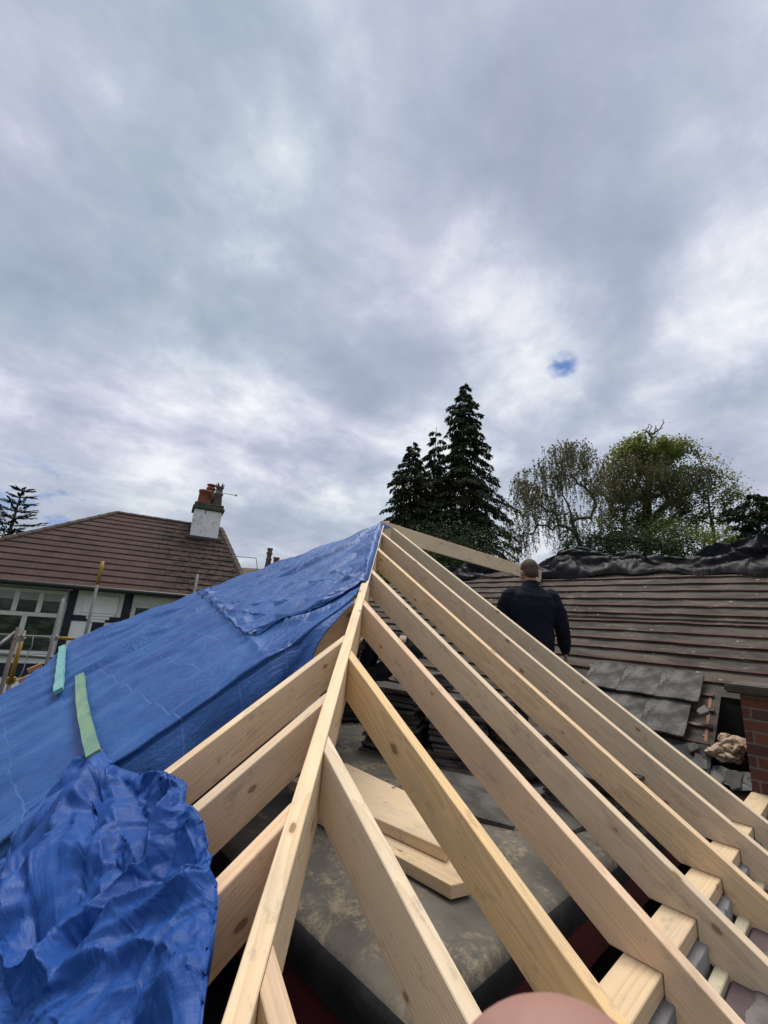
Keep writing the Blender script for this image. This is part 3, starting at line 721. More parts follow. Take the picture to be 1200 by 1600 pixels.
# tiles still hung on the battens next to the chimney
slope = Matrix.Rotation(R(-34), 4, 'Y')
names = [['top right tile of the mossy patch left on the battens', 'top middle tile of the mossy patch left on the battens', 'top left tile of the mossy patch left on the battens'],
         ['lower right tile of the mossy patch left on the battens', 'lower middle tile of the mossy patch, partly behind a rafter', 'lower left tile of the mossy patch, mostly behind a rafter']]
for r_ in range(2):
    for c_ in range(3):
        X, Y = (4.875 - .342 * r_, 1.14 + .325 * c_ + .05 * r_)
        p = main_pt(X, Y, .052 + .018 - .012 * r_)
        m = Matrix.Translation(p) @ slope @ Matrix.Rotation(R(2.6 + rt.uniform(-.8, .8)), 4, 'Y') @ Matrix.Rotation(math.pi/2 + R(rt.uniform(-1, 1)), 4, 'Z')
        o = put_tile(TILE2, (0,0,0), (0,0,0), names[r_][c_], 'old tiles left on the battens'); o.matrix_world = m
def stack(x, y, n, rz, label, group, z0=FLAT + .004, lean=.0):
    for k in range(n):
        put_tile(TILE2 if rt.random() < .3 else TILE, (x + rt.uniform(-.03, .03) + lean*k, y + rt.uniform(-.03, .03), z0 + k * .0235),
                 (R(rt.uniform(-1.6, 1.6)), R(rt.uniform(-1.6, 1.6)), rz + R(rt.uniform(-6, 6))), label, group)
G = 'tiles stacked on the flat roof'
stack(2.62, 2.55, 20, R(20), 'dark roof tile in the tall stack nearest the hip, on the flat roof', G)
stack(2.98, 2.60, 24, R(-8), 'dark roof tile in the stack at the bending man\'s hands', G)
stack(2.85, 2.12, 19, R(35), 'dark roof tile in the low stack behind the pinkish knotted rafter', G)
stack(3.25, 2.20, 19, R(10), 'dark roof tile in the taller stack seen between the upper parts of the rafters', G)
stack(3.15, 1.74, 12, R(-12), 'dark roof tile in the stack in front of the standing man', G)
stack(3.35, 1.30, 11, R(5), 'dark roof tile in the stack behind the third rafter, towards the chimney', G)
pq = onZ(531, 1122, FLAT)
stack(pq.x, pq.y, 13, R(60), 'dark roof tile in the shaded pile behind the hip rafter', G)
stack(2.76, 1.12, 10, R(-6), 'dark roof tile in the low stack nearest the wall plate, between two rafters', G)
for q, (px, py, rz, lab) in enumerate(((712, 1222, 30, 'loose dark tile lying flat and shiny between two rafters, the farther of two'),
                              (745, 1256, 25, 'loose dark tile lying flat on the felt, the nearer of two'),
                              (870, 1262, -10, 'single tile lying on the felt behind the fourth rafter'))):
    p = onZ(px, py, FLAT + .02); put_tile(TILE, (p.x, p.y, FLAT + .006 + .004*q), (R(2), R(-2), R(rz)), lab, 'loose tiles on the flat roof')

# scaffold boards outside the wall and odds and ends lying on them
for i in range(4):
    mb = MB(); y = 0.30 - i * .24; mb.box((-2.2, y - .112, -1.64), (6.2, y + .112, -1.602))
    lab = ['closest to the brick wall', 'second from the brick wall', 'third from the brick wall', 'outermost, farthest from the wall'][i]
    if i < 2: tag(mb.build('scaffold_board', BOARDS, bevel=.004), 'grey weathered scaffold board, ' + lab, 'scaffold board', 'scaffold boards along the wall')

# ================================================================== SHEETS
def ridged(v, oct=4): return noise.ridged_multi_fractal(v, 0.9, 2.1, oct, 1.0, 2.0)
HIPN = Vector((-math.sin(R(32.97)), 0, math.cos(R(32.97))))
FARN = Vector((0, math.sin(R(32.97)), math.cos(R(32.97))))
class Crease:
    """a fold in a sheet: a line between two points of the roof plane with a ridge (or valley) profile"""
    def __init__(s, a, b, amp, wid, sharp=1.0):
        pa, pb = hipP(*a), hipP(*b)
        s.a = Vector((pa.x, pa.y)); s.b = Vector((pb.x, pb.y)); s.amp = amp; s.w = wid; s.sh = sharp
        s.d = (s.b - s.a); s.l = max(s.d.length, 1e-4); s.d = s.d / s.l; s.n = Vector((-s.d.y, s.d.x))
    def h(s, x, y):
        q = Vector((x, y)) - s.a; t = q.dot(s.d) / s.l
        if t < -.15 or t > 1.15: return 0.0
        e = min(1, (t + .15) / .3, (1.15 - t) / .3)
        wob = .25 * s.w * noise.noise(Vector((t * 4, s.a.x * 9, s.a.y * 9)))
        dd = abs(q.dot(s.n) + wob) / s.w
        if dd > 1: return 0.0
        return s.amp * e * (1 - dd) ** 1.6

def roof_z(X, Y):
    return min(z_hip(X), APEX.z - T * (Y - APEX.y))
def sheet_point(X, Y, off):
    zh, zf = z_hip(X), APEX.z - T * (Y - APEX.y)
    if zf < zh:
        return Vector((X, Y, zf)) + FARN * off
    return Vector((X, Y, zh)) + HIPN * off

def settle(me, pin, shrink, frames, bend=.05, gravity=0.0, tension=12, floor=None, damp=4.0, mass=.12, floor_off=.0):
    """let a sheet that is a little too large for its place buckle into creases; pin[i] holds a vertex"""
    src = [v.co.copy() for v in me.vertices]
    o = bpy.data.objects.new('settling', me); COL.objects.link(o)
    vg = o.vertex_groups.new(name='pin')
    for i, w_ in enumerate(pin):
        if w_ > 0: vg.add([i], w_, 'REPLACE')
    temp = []
    if floor is not None:
        f = bpy.data.objects.new('settling_floor', floor); COL.objects.link(f); temp.append(f)
        f.modifiers.new('c', 'COLLISION'); f.collision.thickness_outer = .006; f.collision.cloth_friction = 20
    md = o.modifiers.new('cloth', 'CLOTH'); st = md.settings
    st.vertex_group_mass = 'pin'; st.pin_stiffness = 5; st.quality = 5; st.mass = mass; st.air_damping = damp
    st.tension_stiffness = tension; st.compression_stiffness = tension; st.shear_stiffness = tension * .5; st.bending_stiffness = bend
    st.tension_damping = 5; st.compression_damping = 5; st.shear_damping = 3; st.bending_damping = .5
    st.shrink_min = shrink; st.shrink_max = shrink
    st.effector_weights.gravity = gravity
    md.collision_settings.use_collision = floor is not None; md.collision_settings.use_self_collision = False
    md.collision_settings.distance_min = .006
    md.point_cache.frame_start = 1; md.point_cache.frame_end = frames + 1
    for f in range(1, frames + 1): sc.frame_set(f)
    dg = bpy.context.evaluated_depsgraph_get(); ev = o.evaluated_get(dg).data
    out = [v.co.copy() for v in ev.vertices]
    bpy.data.objects.remove(o)
    for f in temp: bpy.data.objects.remove(f)
    sc.frame_set(1)
    for v, c, s0 in zip(me.vertices, out, src):
        ok = all(math.isfinite(q) for q in c) and (c - s0).length < .4
        v.co = c if ok else s0
    me.update(); return me

# --- lower sheet
LOWER_CREASES = [Crease((60,1090),(330,945),.030,.07), Crease((20,1110),(240,1000),-.02,.06), Crease((240,1030),(380,960),.018,.05),
    Crease((330,940),(410,1020),.02,.035), Crease((430,1040),(520,985),.02,.05), Crease((380,1000),(550,940),.03,.06), Crease((410,1030),(545,965),-.025,.05),
    Crease((200,1010),(390,930),.015,.05), Crease((250,1140),(420,1030),.02,.05), Crease((130,1010),(300,945),.025,.06)]
def lower_off(X, Y):
    sag = -.022 * (0.5 - 0.5 * math.cos((Y - 2.01) / .3155 * 2 * math.pi))
    p = Vector((X, Y, 0))
    o = .016 + sag + .010 * noise.noise(p * 1.3) + .006 * noise.noise(Vector((X*2.0 + 4, Y*7, 1)))
    o += .0045 * (ridged(Vector((X*3.2 + Y*1.5, Y*7 - X*2, 2)), 3) - 1.0) + .0035*noise.noise(Vector((X*14, Y*22, 3)))
    o += .014 * max(0, noise.noise(Vector((X*1.2, Y*2.6 + X, 8)))) * abs(noise.noise(Vector((X*6 - Y*5, Y*9 + X*3, 4))))
    for c in LOWER_CREASES: o += c.h(X, Y)
    return o
NV, NU = 175, 155
SY = 1.979
def edge_left(Y):       # where the sheet stops on the eave side
    if Y < 3.9: return -0.02
    if Y < 5.2: return -0.02 + (Y - 3.9) / 1.3 * .72
    return .70 + (Y - 5.2) * .45
P = []; UV = []
rows = []
for i in range(11):     # part that hangs down on the near side of the covered jack rafter
    rows.append(('hang', i / 10))
for i in range(NV + 1): rows.append(('top', SY + (6.05 - SY) * i / NV))
for kind, q in rows:
    row = []; urow = []
    Y = SY if kind == 'hang' else q
    xl = edge_left(Y) + (.03 * noise.noise(Vector((Y*5, 1, 2))) + .014*noise.noise(Vector((Y*17, 4, 2))) if Y > 3.5 else 0)
    if Y < APEX.y: xr = Y - HB + .012
    else: xr = APEX.x - (Y - APEX.y) + .34          # folded a little over the far hip
    if Y < 2.2: xr -= .05 + .06 * noise.noise(Vector((Y * 9, 3, 3)))
    xr = max(xr, xl + .01)
    for j in range(NU + 1):
        X = xl + (xr - xl) * j / NU
        if kind == 'top':
            p = sheet_point(X, Y, lower_off(X, Y)); row.append(p); urow.append((X * 1.19, Y))
        else:
            dpt = (1 - q) * (.25 + .03*noise.noise(Vector((X*4, 0, 7)))) * (1 - .97 * min(1, max(0, (X - 1.10) / .42)))
            p = sheet_point(X, Y, lower_off(X, Y))
            p += Vector((0, -.115*(1-q)*min(1, dpt*4) + (1-q)*.05*noise.noise(Vector((X*5, q*2, 2))) - .03*math.sin(math.pi*q), -dpt))
            row.append(p); urow.append((X * 1.19, Y - dpt))
    P.append(row); UV.append(urow)
NL = len(P); ML = len(P[0])
pin = []
for i in range(NL):
    Yq = rows[i][1] if rows[i][0] == 'top' else 0
    for j in range(ML):
        w_ = 1.0 if j < 2 or j > ML - 3 or i >= NL - 2 else 0
        if 10 <= i <= 11: w_ = max(w_, .15)
        if i > 11:
            dr = abs(((Yq - 2.01) / .3155 + .5) % 1 - .5)
            if dr < .05 and (j // 9) % 3 != 0: w_ = max(w_, .25)
        if i == 0: w_ = max(w_, .05)
        pin.append(w_)
me = settle(grid_mesh('lower_sheet', P, UV), pin, -.010, 16, .01, .15, 25)
tag(link('blue_tarpaulin', me, TARP, None, True),
    'large blue tarpaulin stretched flat over the hip end, two green battens lying on it', 'tarpaulin', 'blue sheets on the new roof')

# --- upper sheet lapped over the peak
UP = [Crease((590,835),(430,905),.040,.10), Crease((575,880),(420,915),.030,.07), Crease((500,850),(350,905),.03,.08), Crease((565,905),(455,910),.05,.07),
      Crease((455,890),(540,850),-.03,.06), Crease((560,925),(380,945),.025,.08), Crease((410,930),(330,950),.03,.07), Crease((545,925),(410,985),.03,.07),
      Crease((520,935),(405,1005),.025,.05), Crease((430,915),(350,935),-.03,.06), Crease((312,935),(405,1008),.012,.03), Crease((470,960),(350,960),.02,.06),
      Crease((590,850),(565,925),.03,.05), Crease((520,890),(570,915),.035,.06)]
def up_off(X, Y):
    p = Vector((X, Y, 0))
    o = .030 + .016 * noise.noise(p * 1.5 + Vector((5,2,0))) + .009 * (ridged(Vector((X*1.6 + 2, Y*3.2 + X*1.2, 6)), 3) - 1.0)
    o += .004 * noise.noise(Vector((X*11, Y*18, 3))) + .012 * abs(noise.noise(Vector((X*3.5 + Y, Y*6 - X*2, 4))))
    for c in UP: o += c.h(X, Y) * .6
    return o
P = []; UV = []
NV2, NU2 = 170, 150
for i in range(NV2 + 1):
    Y = 2.19 + (5.35 - 2.19) * i / NV2
    xl = 1.20 + (Y - 2.26) * .215 + .004*noise.noise(Vector((Y*6, 2, 2)))
    if Y < 2.5: xl += .50 * (1 - (Y - 2.19) / .31) ** 2
    over = 0
    if Y < APEX.y: xr = Y - HB + .02
    else: xr = APEX.x - (Y - APEX.y) + .40
    xr = max(xr, xl + .02)
    row = []; ur = []
    for j in range(NU2 + 1):
        X = xl + (xr - xl) * j / NU2
        lo = lower_off(X, Y) if SY < Y < 6 else 0
        e = min(1, (X - xl) / .06, (Y - 2.19) / .05)
        o = max(up_off(X, Y) * (.35 + .65*e), lo + .006)
        p = sheet_point(X, Y, o)
        if Y < APEX.y and X > xr - .045:           # turned down over the edge of the hip rafter
            k = (X - xr + .045) / .045; p += Vector((.02*k, -.02*k, -.07*k*k))
        row.append(p); ur.append((X*1.19 + 3, Y + 7))
    P.append(row); UV.append(ur)
NL = len(P); ML = len(P[0])
pin = [1.0 if (i < 1 or i > NL - 3 or j < 1 or j > ML - 8) else (.05 if (i % 20 == 0 and j % 20 == 0) else 0) for i in range(NL) for j in range(ML)]
me = settle(grid_mesh('upper_sheet', P, UV), pin, -.024, 22, .05, .10, 22)
upper = tag(link('blue_tarpaulin', me, TARP_UP, None, True),
    'creased blue tarpaulin pulled up over the peak and lapped over the flatter one', 'tarpaulin', 'blue sheets on the new roof')
for i_ in (14, 58, 104, 150):
    mb = MB(); mb.lathe(me.vertices[i_*ML + 4].co + HIPN*.002, [(.007, 0), (.013, .001), (.013, .004), (.007, .004)], 14, HIPN); mb.build('eyelet', STEELC, upper)

CR_SHRINK, CR_FRAMES, CR_BEND, CR_GRAV, CR_TENS = -.088, 30, .022, .0, 20
# --- crumpled sheet bunched up at the eaves
OUT = [hipP(*p) for p in ((-60,1500),(-30,1390),(12,1345),(45,1272),(100,1222),(118,1196),(165,1189),(188,1214),(232,1221),(297,1240),(301,1284),(318,1292),(331,1340),(342,1385),(343,1500),(338,1600),(330,1700),(200,1800),(0,1750),(-80,1650))]
cx = sum(p.x for p in OUT) / len(OUT); cy = sum(p.y for p in OUT) / len(OUT)
cen = Vector((0.33, 1.22))
ang = sorted([(math.atan2(p.y - cen.y, p.x - cen.x), (Vector((p.x, p.y)) - cen).length) for p in OUT])
def rad(t):
    n = len(ang)
    for i in range(n):
        a0, r0 = ang[i]; a1, r1 = ang[(i+1) % n]
        if i == n - 1: a1 += 2*math.pi
        tt = t
        if tt < ang[0][0]: tt += 2*math.pi
        if a0 <= tt <= a1: return r0 + (r1 - r0) * (tt - a0) / max(a1 - a0, 1e-6)
    return .5
CC = [Crease((168,1195),(105,1420),.085,.075), Crease((165,1200),(30,1500),.075,.075), Crease((120,1235),(20,1420),.06,.06), Crease((175,1210),(225,1375),.075,.06),
      Crease((200,1235),(240,1370),-.06,.05), Crease((298,1262),(240,1372),.085,.05), Crease((330,1400),(190,1465),.06,.06), Crease((342,1400),(150,1520),.04,.08),
      Crease((240,1370),(130,1500),.05,.06), Crease((105,1420),(110,1570),.05,.06), Crease((60,1320),(75,1480),-.055,.05), Crease((130,1290),(105,1450),-.05,.045),
      Crease((100,1560),(250,1510),.05,.05), Crease((0,1520),(100,1565),.05,.05), Crease((160,1470),(115,1560),-.05,.05), Crease((250,1510),(335,1560),.04,.06),
      Crease((300,1250),(320,1300),.05,.04), Crease((232,1232),(290,1248),.05,.035), Crease((180,1330),(165,1420),.04,.04), Crease((330,1340),(345,1390),.05,.05),
      Crease((60,1400),(20,1480),.05,.05), Crease((190,1580),(300,1600),.04,.06), Crease((205,1270),(150,1380),.03,.05)]
def cr_h(X, Y):
    p = Vector((X, Y, 0))
    w1 = Vector((noise.noise(p*3.0), noise.noise(p*3.0 + Vector((9,0,0))), 0)) * .07
    q = p + w1
    o = .045 + .040*noise.noise(q*3.2)
    vd = noise.voronoi(Vector((q.x*5.2 + q.y*1.2, q.y*2.9, 1.5)))[0]
    o += .075 * (vd[1] - vd[0]) - .015
    o += .003 * noise.noise(p*45)
    for c in CC: o += c.h(X, Y) * (.85 if Y < 1.75 else .85 - (Y - 1.75)*1.4)
    return o
NG = 170
def disc(a, b):                       # square -> disc, keeps a regular grid
    if a == 0 and b == 0: return 0.0, 0.0
    if abs(a) > abs(b): return abs(a), (math.pi/4)*(b/a) + (0 if a > 0 else math.pi)
    return abs(b), math.pi/2 - (math.pi/4)*(a/b) + (0 if b > 0 else math.pi)
P = []; UV = []; PIN = []
for i in range(NG + 1):
    row = []; ur = []
    for j in range(NG + 1):
        f, t = disc(2*i/NG - 1, 2*j/NG - 1); t = (t + math.pi) % (2*math.pi) - math.pi
        f *= 1.09; g = min(f, 1.0); r_ = rad(t)
        X = cen.x + math.cos(t) * r_ * g * .985; Y = cen.y + math.sin(t) * r_ * g * .985
        o = cr_h(X, Y) * .9
        edge = max(0, (g - .86) / .14)
        p = sheet_point(X, Y, 0) + HIPN * (o * (1 - .30 * edge ** 3))
        if f > 1:      # skirt that drops over the edge
            s_ = (f - 1) / .09
            drop = .12 + .07 * noise.noise(Vector((t*4, 0, 3))) + (.22 if X > .40 and Y < 1.75 else 0)
            p += Vector((-math.cos(t)*.012*s_, -math.sin(t)*.012*s_, -drop * s_))
            p += Vector((math.cos(t), math.sin(t), 0)) * .014 * s_ * math.sin(t*23)
        PIN.append(1.0 if f > 1.02 else (.25 if f > .97 else 0))
        row.append(p); ur.append((X*1.3, Y*1.1))
    P.append(row); UV.append(ur)
me = grid_mesh('crumpled_sheet', P, UV)
settle(me, PIN, CR_SHRINK, CR_FRAMES, CR_BEND, CR_GRAV, CR_TENS)
tag(link('blue_tarpaulin', me, TARP_C, None, True),
    'crumpled heap of blue tarpaulin bunched over the rafter ends in the bottom left corner', 'tarpaulin', 'blue sheets on the new roof')

# --- battens lying on the blue sheet
def lath(a, b, wid, th, mat, label, bend=0.0, up=.02):
    pa, pb = hipP(*a), hipP(*b); k = 16; vs = []; fs = []
    dd = (pb - pa).normalized(); side = dd.cross(HIPN).normalized()
    mw = Matrix((dd, side, HIPN)).transposed().to_4x4(); mw.translation = pa; inv = mw.inverted()
    for i in range(k + 1):
        p = pa.lerp(pb, i / k); o = lower_off(p.x, p.y) * .4 + up
        c = p + HIPN * o + side * bend * math.sin(math.pi * i / k)
        for sx_, sz in ((-1,0),(1,0),(1,1),(-1,1)): vs.append(inv @ (c + side*wid/2*sx_ + HIPN*th*sz))
    for i in range(k):
        for q in range(4): fs.append((i*4+q, i*4+(q+1)%4, (i+1)*4+(q+1)%4, (i+1)*4+q))
    fs += [(3,2,1,0), tuple(k*4+q for q in range(4))]
    return tag(link('roofing_batten', mesh('lath', vs, fs), mat, None, False, mw), label, 'batten', 'battens weighing down the blue sheet')
lath((101,1018),(97,1090), .05, .025, TURQ, 'turquoise batten lying on the blue sheet, near its far edge', up=.035)
lath((130,1066),(155,1196), .05, .020, GREENBAT, 'pale green stained batten lying on the blue sheet, the longer one', .012, up=.035)

# --- black sheet along the ridge of the main house
def ridge_sheet(ya, yb, hfun, seed, label, nl=240, na=60):
    P = []; UV = []
    for i in range(nl + 1):
        Y = ya + (yb - ya) * i / nl; row = []; ur = []
        h0, h1, hang = hfun(Y)
        for j in range(na + 1):
            s = j / na                             # 0 = lower edge on the near slope, 1 = far side
            X = RIDGE_X - .30 - hang + s * (.72 + hang)
            base = z_main(X) + .03 if X < RIDGE_X else zr - (X - RIDGE_X) * TM + .03
            env = math.sin(math.pi * min(1, s * 1.0)) ** .6
            p = Vector((X*1.7 + seed, Y*.95, 0))
            w1 = Vector((noise.noise(p*1.0), noise.noise(p*1.0 + Vector((5,5,5))), 0)) * .45
            q = p + w1; q = Vector((q.x + .55*q.y, q.y - .35*q.x, 0))
            o = h0 * env + h1 * env * 1.1*noise.noise(q*1.1)
            vd = noise.voronoi(Vector((q.x*1.15, q.y*1.35, seed)))[0]
            o += .30 * h1 * env * (vd[1] - vd[0]) * 2
            o += .10 * env * max(0, 1 - 2.4*abs(noise.noise(q * 1.6)))**2.5
            vd = noise.voronoi(Vector((q.x*3.1, q.y*2.6, seed + 4)))[0]
            o += .045 * env * (vd[1] - vd[0])
            o = max(o, .004)
            lean = .10 * env * noise.noise(Vector((Y*1.3, seed, 1)))
            ragged = (1 - s) ** 6 * .12 * noise.noise(Vector((Y * 2.1, seed, 6)))
            row.append(Vector((X + lean - ragged, Y + .05*noise.noise(q*1.0), base + o - (ragged * TM if s < .3 else 0)))); ur.append((X*1.6 + s, Y))
        P.append(row); UV.append(ur)
    pin = [1.0 if (j > na - 3 or i < 2 or i > nl - 3) else (.35 if j < 2 else 0) for i in range(nl + 1) for j in range(na + 1)]
    me = settle(grid_mesh('ridge_sheet', P, UV), pin, -.10, 26, .03, .25, 18)
    return tag(link('black_sheet', me, BLACK_SHEET, None, True), label, 'plastic sheet', 'black sheets over the main ridge')
def hA(Y):
    e = max(0, min(1, (3.62 - Y) / .35))
    base = (.20 + .07 * math.exp(-((Y - 2.95)/.25)**2) + .035*math.exp(-((Y - .85)/.40)**2) + .02*math.sin(Y*3.1)) * e + .03
    return base, .075 * e + .02, .02 + .05*math.sin(Y*2.2)
def hB(Y):
    e = max(0, min(1, (Y - 4.15) / .5)) * max(0, min(1, (6.9 - Y) / .4))
    return (.10 + .05*math.sin(Y*2.6)) * e + .02, .10 * e + .01, -.05
ridge_sheet(-2.6, 3.62, hA, 1.7, 'black plastic sheet heaped in folds along the main ridge, right of the ridge board')
ridge_sheet(4.05, 6.95, hB, 8.3, 'smaller black plastic sheet draped on the ridge below the ridge board')

# ================================================================== PEOPLE
def ell(bm, c, r, rot=None, sub=3):
    k = len(bm.verts); bmesh.ops.create_icosphere(bm, subdivisions=sub, radius=1); bm.verts.ensure_lookup_table()
    c = Vector(c)
    for v in bm.verts[k:]:
        q = Vector((v.co.x*r[0], v.co.y*r[1], v.co.z*r[2]))
        if rot is not None: q = rot @ q
        v.co = c + q
def cap(bm, p0, r0, p1, r1, n=16, flat=1.0, flat_axis=None):
    """closed tapered limb with round ends"""
    p0, p1 = Vector(p0), Vector(p1); d = p1 - p0; ln = d.length; d.normalize()
    a = d.orthogonal().normalized() if flat_axis is None else (Vector(flat_axis) - d*Vector(flat_axis).dot(d)).normalized()
    b = d.cross(a); rings = []
    st = [(-math.cos(t), math.sin(t), 0) for t in [i*math.pi/2/5 for i in range(5)]]
    prof = [(p0 - d*r0*math.cos(i*math.pi/10), r0*math.sin(i*math.pi/10)) for i in range(1, 6)]
    prof += [(p0.lerp(p1, f), r0 + (r1 - r0)*f) for f in (.2,.4,.6,.8)]
    prof += [(p1 + d*r1*math.cos(i*math.pi/10), r1*math.sin(i*math.pi/10)) for i in range(5, 0, -1)]
    for c, r in prof:
        rings.append([bm.verts.new(c + a*math.cos(2*math.pi*k/n)*r*flat + b*math.sin(2*math.pi*k/n)*r) for k in range(n)])
    for i in range(len(rings)-1):
        for k in range(n): bm.faces.new((rings[i][k], rings[i][(k+1)%n], rings[i+1][(k+1)%n], rings[i+1][k]))
    bm.faces.new(rings[0][::-1]); bm.faces.new(rings[-1])
def limb(bm, pts, rs, **kw):
    for i in range(len(pts)-1): cap(bm, pts[i], rs[i], pts[i+1], rs[i+1], **kw)
def loft(bm, secs, n=28):
    """closed body of elliptical sections (centre, rx, ry, rotation matrix)"""
    rings = []
    for c, rx, ry, rot in secs:
        rr_ = []
        for k in range(n):
            t = 2*math.pi*k/n; ct, s_ = math.cos(t), math.sin(t); e = .85
            q = Vector((math.copysign(abs(ct)**e, ct)*rx, math.copysign(abs(s_)**e, s_)*ry, 0))
            rr_.append(bm.verts.new(Vector(c) + (rot @ q if rot is not None else q)))
        rings.append(rr_)
    for i in range(len(rings)-1):
        for k in range(n): bm.faces.new((rings[i][k], rings[i][(k+1)%n], rings[i+1][(k+1)%n], rings[i+1][k]))
    bm.faces.new(rings[0][::-1]); bm.faces.new(rings[-1])
def fuse(name, bm, voxel, smooth, mat, mw=None, parent=None, disp=None):
    """voxel union of overlapping closed shapes into one continuous surface"""
    bmesh.ops.recalc_face_normals(bm, faces=bm.faces)
    me = bpy.data.meshes.new(name + '_src'); bm.to_mesh(me); bm.free()
    o = bpy.data.objects.new(name + '_src', me); COL.objects.link(o)
    r_ = o.modifiers.new('r', 'REMESH'); r_.mode = 'VOXEL'; r_.voxel_size = voxel
    s_ = o.modifiers.new('s', 'SMOOTH'); s_.iterations = smooth; s_.factor = .5
    dg = bpy.context.evaluated_depsgraph_get(); dg.update()
    nm = bpy.data.meshes.new_from_object(o.evaluated_get(dg)); bpy.data.objects.remove(o); bpy.data.meshes.remove(me)
    if disp:
        for v in nm.vertices: v.co = v.co + v.normal * disp(v.co)
    nm.name = name
    return link(name, nm, mat, parent, True, mw)
def head(bm, c, rot, s=1.0):
    """skull, jaw, brow, nose, lips, ears; local +y is the way the face looks"""
    P_ = lambda x, y, z: Vector(c) + rot @ (Vector((x, y, z)) * s)
    def e(p, r): ell(bm, P_(*p), [q*s for q in r], rot)
    e((0, -.012, .03), (.077, .096, .092)); e((0, .02, -.035), (.064, .076, .082)); e((0, .055, -.085), (.034, .030, .028))
    e((0, .088, .022), (.052, .014, .014)); e((0, .100, -.018), (.014, .022, .026)); e((0, .092, -.058), (.024, .012, .009)); e((0, .090, -.068), (.020, .012, .008))
    for sx_ in (-1, 1):
        e((.03*sx_, .084, .003), (.015, .012, .011)); e((.045*sx_, .062, -.03), (.022, .022, .022)); e((.079*sx_, -.008, -.015), (.011, .020, .033))
def hand(bm, wrist, d, palm_n, thumb_side, s=1.0, curl=.35):
    """palm, four jointed fingers of different lengths, thumb leaving the side of the palm"""
    d = Vector(d).normalized(); pn = Vector(palm_n); pn = (pn - d*pn.dot(d)).normalized(); sd = d.cross(pn).normalized() * thumb_side
    w_ = Vector(wrist)
    for k in range(4):
        o = sd * (.030 - .020*k) * s
        cap(bm, w_ + o*.6, .015*s, w_ + d*.085*s + o, .0125*s)
    for k, ln in enumerate((.072, .080, .075, .060)):
        o = sd * (.030 - .020*k) * s; p = w_ + d*.088*s + o; dd = d.copy()
        for seg, f in enumerate((.45, .32, .23)):
            q = p + dd * ln*f*s; cap(bm, p, (.0092 - .0009*seg)*s, q, (.0086 - .0009*seg)*s, n=10); p = q
            dd = (dd + pn * (curl + .06*k)).normalized()
    p = w_ + d*.022*s + sd*.030*s; dd = (d*.75 + sd*.75 + pn*.25).normalized()
    for seg, (ln, r_) in enumerate(((.040, .0125), (.034, .0105), (.026, .0095))):
        q = p + dd*ln*s; cap(bm, p, r_*s, q, (r_-.001)*s, n=10); p = q; dd = (dd + d*.25 - sd*.12).normalized()
def facing(pos, fwd):
    f = Vector((fwd[0], fwd[1], 0)).normalized(); r_ = Vector((f.y, -f.x, 0))
    m = Matrix((r_, f, Vector((0,0,1)))).transposed().to_4x4(); m.translation = pos; return m
def cloth_disp(seed, amp):
    return lambda co: amp * (noise.noise(Vector((co.x*9 + seed, co.y*9, co.z*16))) * .7 + .9*abs(noise.noise(Vector((co.x*5 + seed, co.y*5, co.z*22 + co.x*8)))) )
VIEW = M @ Vector((0, 0, 1))

# ---- man with his back to us
foot = at(829, 877, 4.02); foot.z = FLAT
mw = facing(foot, (VIEW.x + .10, VIEW.y - .08))
top = at(829, 877, 4.02).z - FLAT            # standing height
h = top / 1.68
man = empty('person', foot, 'man in a dark navy fleece seen from behind, cropped hair, standing behind the outermost rafter', 'person', 'roofers at work')
RX = lambda a: Matrix.Rotation(R(a), 3, 'X')
hc = Vector((-.004, .055, 1.572)) * h
hr = Matrix.Rotation(R(10), 3, 'Z') @ RX(-14)
SHR, ELR, WRR = Vector((.205, 0, 1.345))*h, Vector((.282, .02, 1.055))*h, Vector((.338, .14, .845))*h
SHL, ELL_, WRL = Vector((-.205, 0, 1.35))*h, Vector((-.285, .09, 1.09))*h, Vector((-.22, .33, 1.02))*h
bm = bmesh.new(); head(bm, hc, hr, 1.0)
cap(bm, (0, -.005, 1.36*h), .062, (0, .035, 1.50*h), .057)
loft(bm, [((0,0,.86*h), .15,.10,None), ((0,.01,1.0*h), .14,.095,None), ((0,0,1.2*h), .165,.105,None), ((0,-.01,1.34*h), .17,.09,None), ((0,0,1.41*h), .08,.06,None)])
limb(bm, [SHR, ELR, WRR], [.055, .042, .029]); limb(bm, [SHL, ELL_, WRL], [.055, .042, .029])
hand(bm, WRR, (.10, .10, -.75), (-1, .3, 0), 1, 1.0, .4); hand(bm, WRL, (.4, .8, -.1), (.3, 0, -1), 1, 1.0, .5)
for s_ in (-1, 1): limb(bm, [(s_*.09, 0, .86*h), (s_*.11, .02, .46*h), (s_*.12, -.02, .08*h)], [.085, .058, .042])
fuse('body', bm, .0065, 3, SKIN, mw, man)
bm = bmesh.new()
loft(bm, [((0,0,.80*h), .185,.125,None), ((0,.0,.92*h), .192,.132,None), ((0,0,1.10*h), .188,.130,None), ((0,-.012,1.25*h), .212,.135,None), ((0,-.015,1.33*h), .208,.118,None),
          ((0,-.005,1.40*h), .125,.09,None), ((0,.012,1.445*h), .076,.074,RX(-12)), ((0,.022,1.478*h), .068,.069,RX(-14))])
limb(bm, [SHR + Vector((-.025,0,-.02)), SHR.lerp(ELR,.5) , ELR, ELR.lerp(WRR,.5), WRR + Vector((-.003,-.008,.025))], [.088, .075, .064, .060, .047])
limb(bm, [SHL + Vector((.025,0,-.02)), SHL.lerp(ELL_,.5), ELL_, ELL_.lerp(WRL,.5), WRL - Vector((0,.03,0))], [.088, .075, .064, .060, .047])
fuse('jacket', bm, .008, 5, CLOTH_NAVY, mw, man, cloth_disp(2, .010))
bm = bmesh.new()
